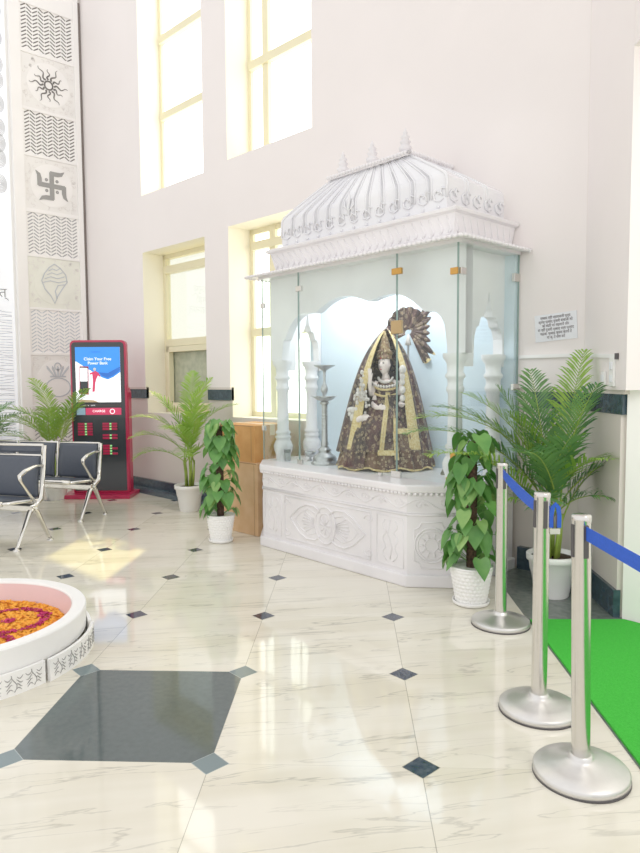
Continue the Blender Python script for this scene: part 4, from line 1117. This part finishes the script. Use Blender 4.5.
text('advert_fine_print','Scan to rent a\npower bank here\nfirst hour free',.018,Mk(.15,1.36),M['greyem'],scr,.0006)
sp('pictured_kiosk',[(-.235,1.27),(-.12,1.255),(-.115,1.60),(-.225,1.605)],M['red'],-.0135)
sp('pictured_kiosk_front',[(-.225,1.285),(-.13,1.27),(-.125,1.59),(-.218,1.595)],M['black'],-.0145)
sp('pictured_kiosk_screen',[(-.22,1.42),(-.13,1.42),(-.127,1.58),(-.216,1.585)],M['scr'],-.0155)
b=MB()   # woman in a red sari standing by the pictured kiosk
slab(b,[(-.075,1.29),(-.045,1.295),(-.035,1.40),(-.02,1.45),(.0,1.49),(.025,1.47),(.03,1.485),(.005,1.525),(-.03,1.545),(-.06,1.535),(-.10,1.52),(-.105,1.50),(-.07,1.505),(-.065,1.42)],-.0145,-.0125)
b.build('pictured_woman',M['scr_red'],scr)
b=MB(); b.sphere((-.04,-.0145,1.565),.018,10,6,(1,.1,1.1)); b.build('pictured_head',M['paper'],scr)
sp('status_strip',[(-.275,1.11),(.275,1.11),(.275,1.145),(-.275,1.145)],M['steel_dk'],-.0105,kk)
text('status_text','scan    to    unlock',.02,Mk(-.12,1.127),M['scr'],kk,.0005)
sp('banner',[(-.165,1.01),(.275,1.01),(.275,1.095),(-.165,1.095)],M['scr_red'],-.0105,kk)
sp('code_sticker',[(-.275,1.01),(-.17,1.01),(-.17,1.095),(-.275,1.095)],mat('pale_blue_sticker','#a9cdea',.5),-.0105,kk)
text('banner_text','CHARGE',.040,Mk(.0,1.055),M['scr'],kk,.0006)
b=MB(); b.strip([(.165+.028*cos(t*.5),-.0115,1.052+.028*sin(t*.5)) for t in range(14)],.008,(0,-1,0),.002); b.build('banner_logo',M['scr'],kk)
for cx,rows in ((-.175,(.90,.868,.836,.804,.772)),(.13,(.90,.868,.836,.76,.725,.63,.598,.566,.534))):
    for z in rows:
        full=not (cx>0 and z<.70 and z in (.63,.566))
        b=MB(); b.box(cx-.09,cx-.005,-.022,-.008,z-.012,z+.012)
        if full: b.box(cx+.02,cx+.09,-.020,-.008,z-.012,z+.012)
        o=b.build('power_bank_slot',M['red'],kk,bevel=.002)
        b=MB(); b.box(cx-.003,cx+.018,-.018,-.008,z-.009,z+.009); b.build('status_light',M['led'],o)

# ------------------------------------------------------------------ flower basin
BC=(-3.78,.875)
bs=thing('marble_basin','round white marble basin with carved low skirting holding flower petals','basin',(*BC,0))
b=MB(); b.lathe([(.60,0),(.60,.085),(.638,.09),(.645,.10),(.65,.215),(.645,.222),(.583,.222),(.575,.215),(.55,.10),(0,.10)],n=140,smooth=False); b.build('bowl',M['potw'],bs)
pinkm=mat('pink_inner_glaze','#efcfd0',.35)
b=MB(); b.lathe([(.573,.21),(.548,.105)],n=96,cap=False); b.build('inner_lining',pinkm,bs)
for k in range(8):
    a0=RD(-69+45*k)+.012; a1=a0+RD(45)-.024; rr_=.685 if k%2==0 else .672
    b=MB(); n=12
    v=[];
    for i in range(n+1):
        a=a0+(a1-a0)*i/n
        for r,z in ((rr_-.018,0),(rr_,0),(rr_,.108),(rr_-.018,.108)): v.append((r*cos(a),r*sin(a),z))
    f_=[]
    for i in range(n):
        for q in range(4): f_.append((4*i+q,4*i+(q+1)%4,4*i+4+(q+1)%4,4*i+4+q))
    f_+=[(3,2,1,0),(4*n,4*n+1,4*n+2,4*n+3)]
    b.add(v,f_,False); o=b.build('carved_skirting',M['potw'],bs)
    b=MB(); rr=random.Random(k)
    for i in range(5):
        ac=a0+(a1-a0)*(.12+.19*i); zc=.052
        for s_ in (-1,1):
            for q in range(4):
                pts=[]
                for t in range(5):
                    aa=ac+s_*(.008+.011*t+.004*q); zz=zc+(-.03+.02*q)+.010*sin(t*.9+q)
                    pts.append(((rr_+.001)*cos(aa),(rr_+.001)*sin(aa),zz))
                b.tube(pts,[.001,.002,.0024,.002,.0008],5)
        b.tube([((rr_+.001)*cos(ac+.02*sin(t)),(rr_+.001)*sin(ac+.02*sin(t)),.015+.016*t) for t in range(6)],.002,5)
    b.build('leaf_carving',M['greyem'],o)
def petals(name,label,test,m,n,seed,par=None):
    b=MB(); rr=random.Random(seed)
    for i in range(n):
        for _ in range(60):
            a=rr.uniform(0,2*pi); r=.538*sqrt(rr.random()); x,y=r*cos(a),r*sin(a)
            if test(x,y): break
        z=.112+.006*rr.random()+(.006 if name!='marigold_petals' else 0); s=rr.uniform(.009,.016); th=rr.uniform(0,6.28); tl=rr.uniform(-.4,.4); t2=rr.uniform(-.4,.4)
        ux=V((cos(th),sin(th),tl)).normalized()*s; uy=V((-sin(th),cos(th),t2)).normalized()*s*.7
        c=V((x,y,z+.004)); b.add([c-ux,c+uy*.9-ux*.2,c+ux,c-uy*.9-ux*.2],[(0,1,2),(0,2,3)],False)
    if name=='marigold_petals': b.lathe([(.547,.1005),(.547,.112),(0,.114)],n=48)
    o=b.build(name,m,None,loc=(*BC,0),fix=False); return tag(o,label,'flower petals',kind='stuff')
def red(x,y):
    for k in range(4):
        a=k*pi/2; cx,cy=.27*sin(a),.27*cos(a); d=sqrt((x-cx)**2+(y-cy)**2)
        if d<.035 or (abs(d-.185)<.020 and x*x+y*y>.04): return True
        if sqrt((x-.45*sin(a+.1))**2+(y-.45*cos(a+.1))**2)<.04: return True
    return False
petals('marigold_petals','orange marigold petals filling the round marble basin',lambda x,y:not red(x,y),M['petal_o'],8600,1)
petals('rose_petals','magenta petals laid in a looping pattern on the orange petals',red,M['petal_r'],1500,2)

# ------------------------------------------------------------------ light
w=bpy.data.worlds.new('sky'); sc.world=w; w.use_nodes=True; N=w.node_tree.nodes; L=w.node_tree.links
bg=N['Background']; bg.inputs[0].default_value=(1.0,.99,.98,1); bg.inputs[1].default_value=.98
def area(name,loc_,tgt,size,e,c=(1,1,1)):
    l=bpy.data.lights.new(name,'AREA'); l.energy=e; l.size=size; l.color=c; o=bpy.data.objects.new(name,l); col.objects.link(o); o.location=loc_
    o.rotation_euler=(V(tgt)-V(loc_)).to_track_quat('-Z','Y').to_euler(); return o
sn=bpy.data.lights.new('sun','SUN'); sn.energy=5; sn.angle=RD(1.2); sn.color=(1,.86,.38); so=bpy.data.objects.new('sun',sn); col.objects.link(so)
so.rotation_euler=V((1.7,-1.85,-2.05)).to_track_quat('-Z','Y').to_euler(); so.location=(-8,8,8)
sl=area('shrine_strip_light',(-3.74,3.90,2.25),(-3.74,4.55,1.75),.10,9,(.96,.98,1)); sl.data.shape='RECTANGLE'; sl.data.size=1.3; sl.data.size_y=.06
area('wall_fill_light',(.3,2.5,3.2),(-1.0,3.92,1.4),.8,26,(1,.98,.94))  # added light out of view, brightens the white wall at right

# ------------------------------------------------------------------ camera
cd_=bpy.data.cameras.new('camera'); cam=bpy.data.objects.new('camera',cd_); col.objects.link(cam)
F=V((-0.73563645,0.67399116,-0.06763831)); R=V((0.67582567,0.73703713,-0.00599495)); U=V((-0.0458114,0.05012181,0.9976919))
cam.matrix_world=Matrix(((R.x,U.x,-F.x,0),(R.y,U.y,-F.y,0),(R.z,U.z,-F.z,1.42),(0,0,0,1)))
cd_.sensor_fit='HORIZONTAL'; cd_.sensor_width=36; cd_.lens=664.70/640*36; cd_.clip_start=.05
sc.camera=cam
sc.view_settings.view_transform='Standard'; sc.view_settings.look='None'; sc.view_settings.exposure=.2; sc.view_settings.gamma=1.14
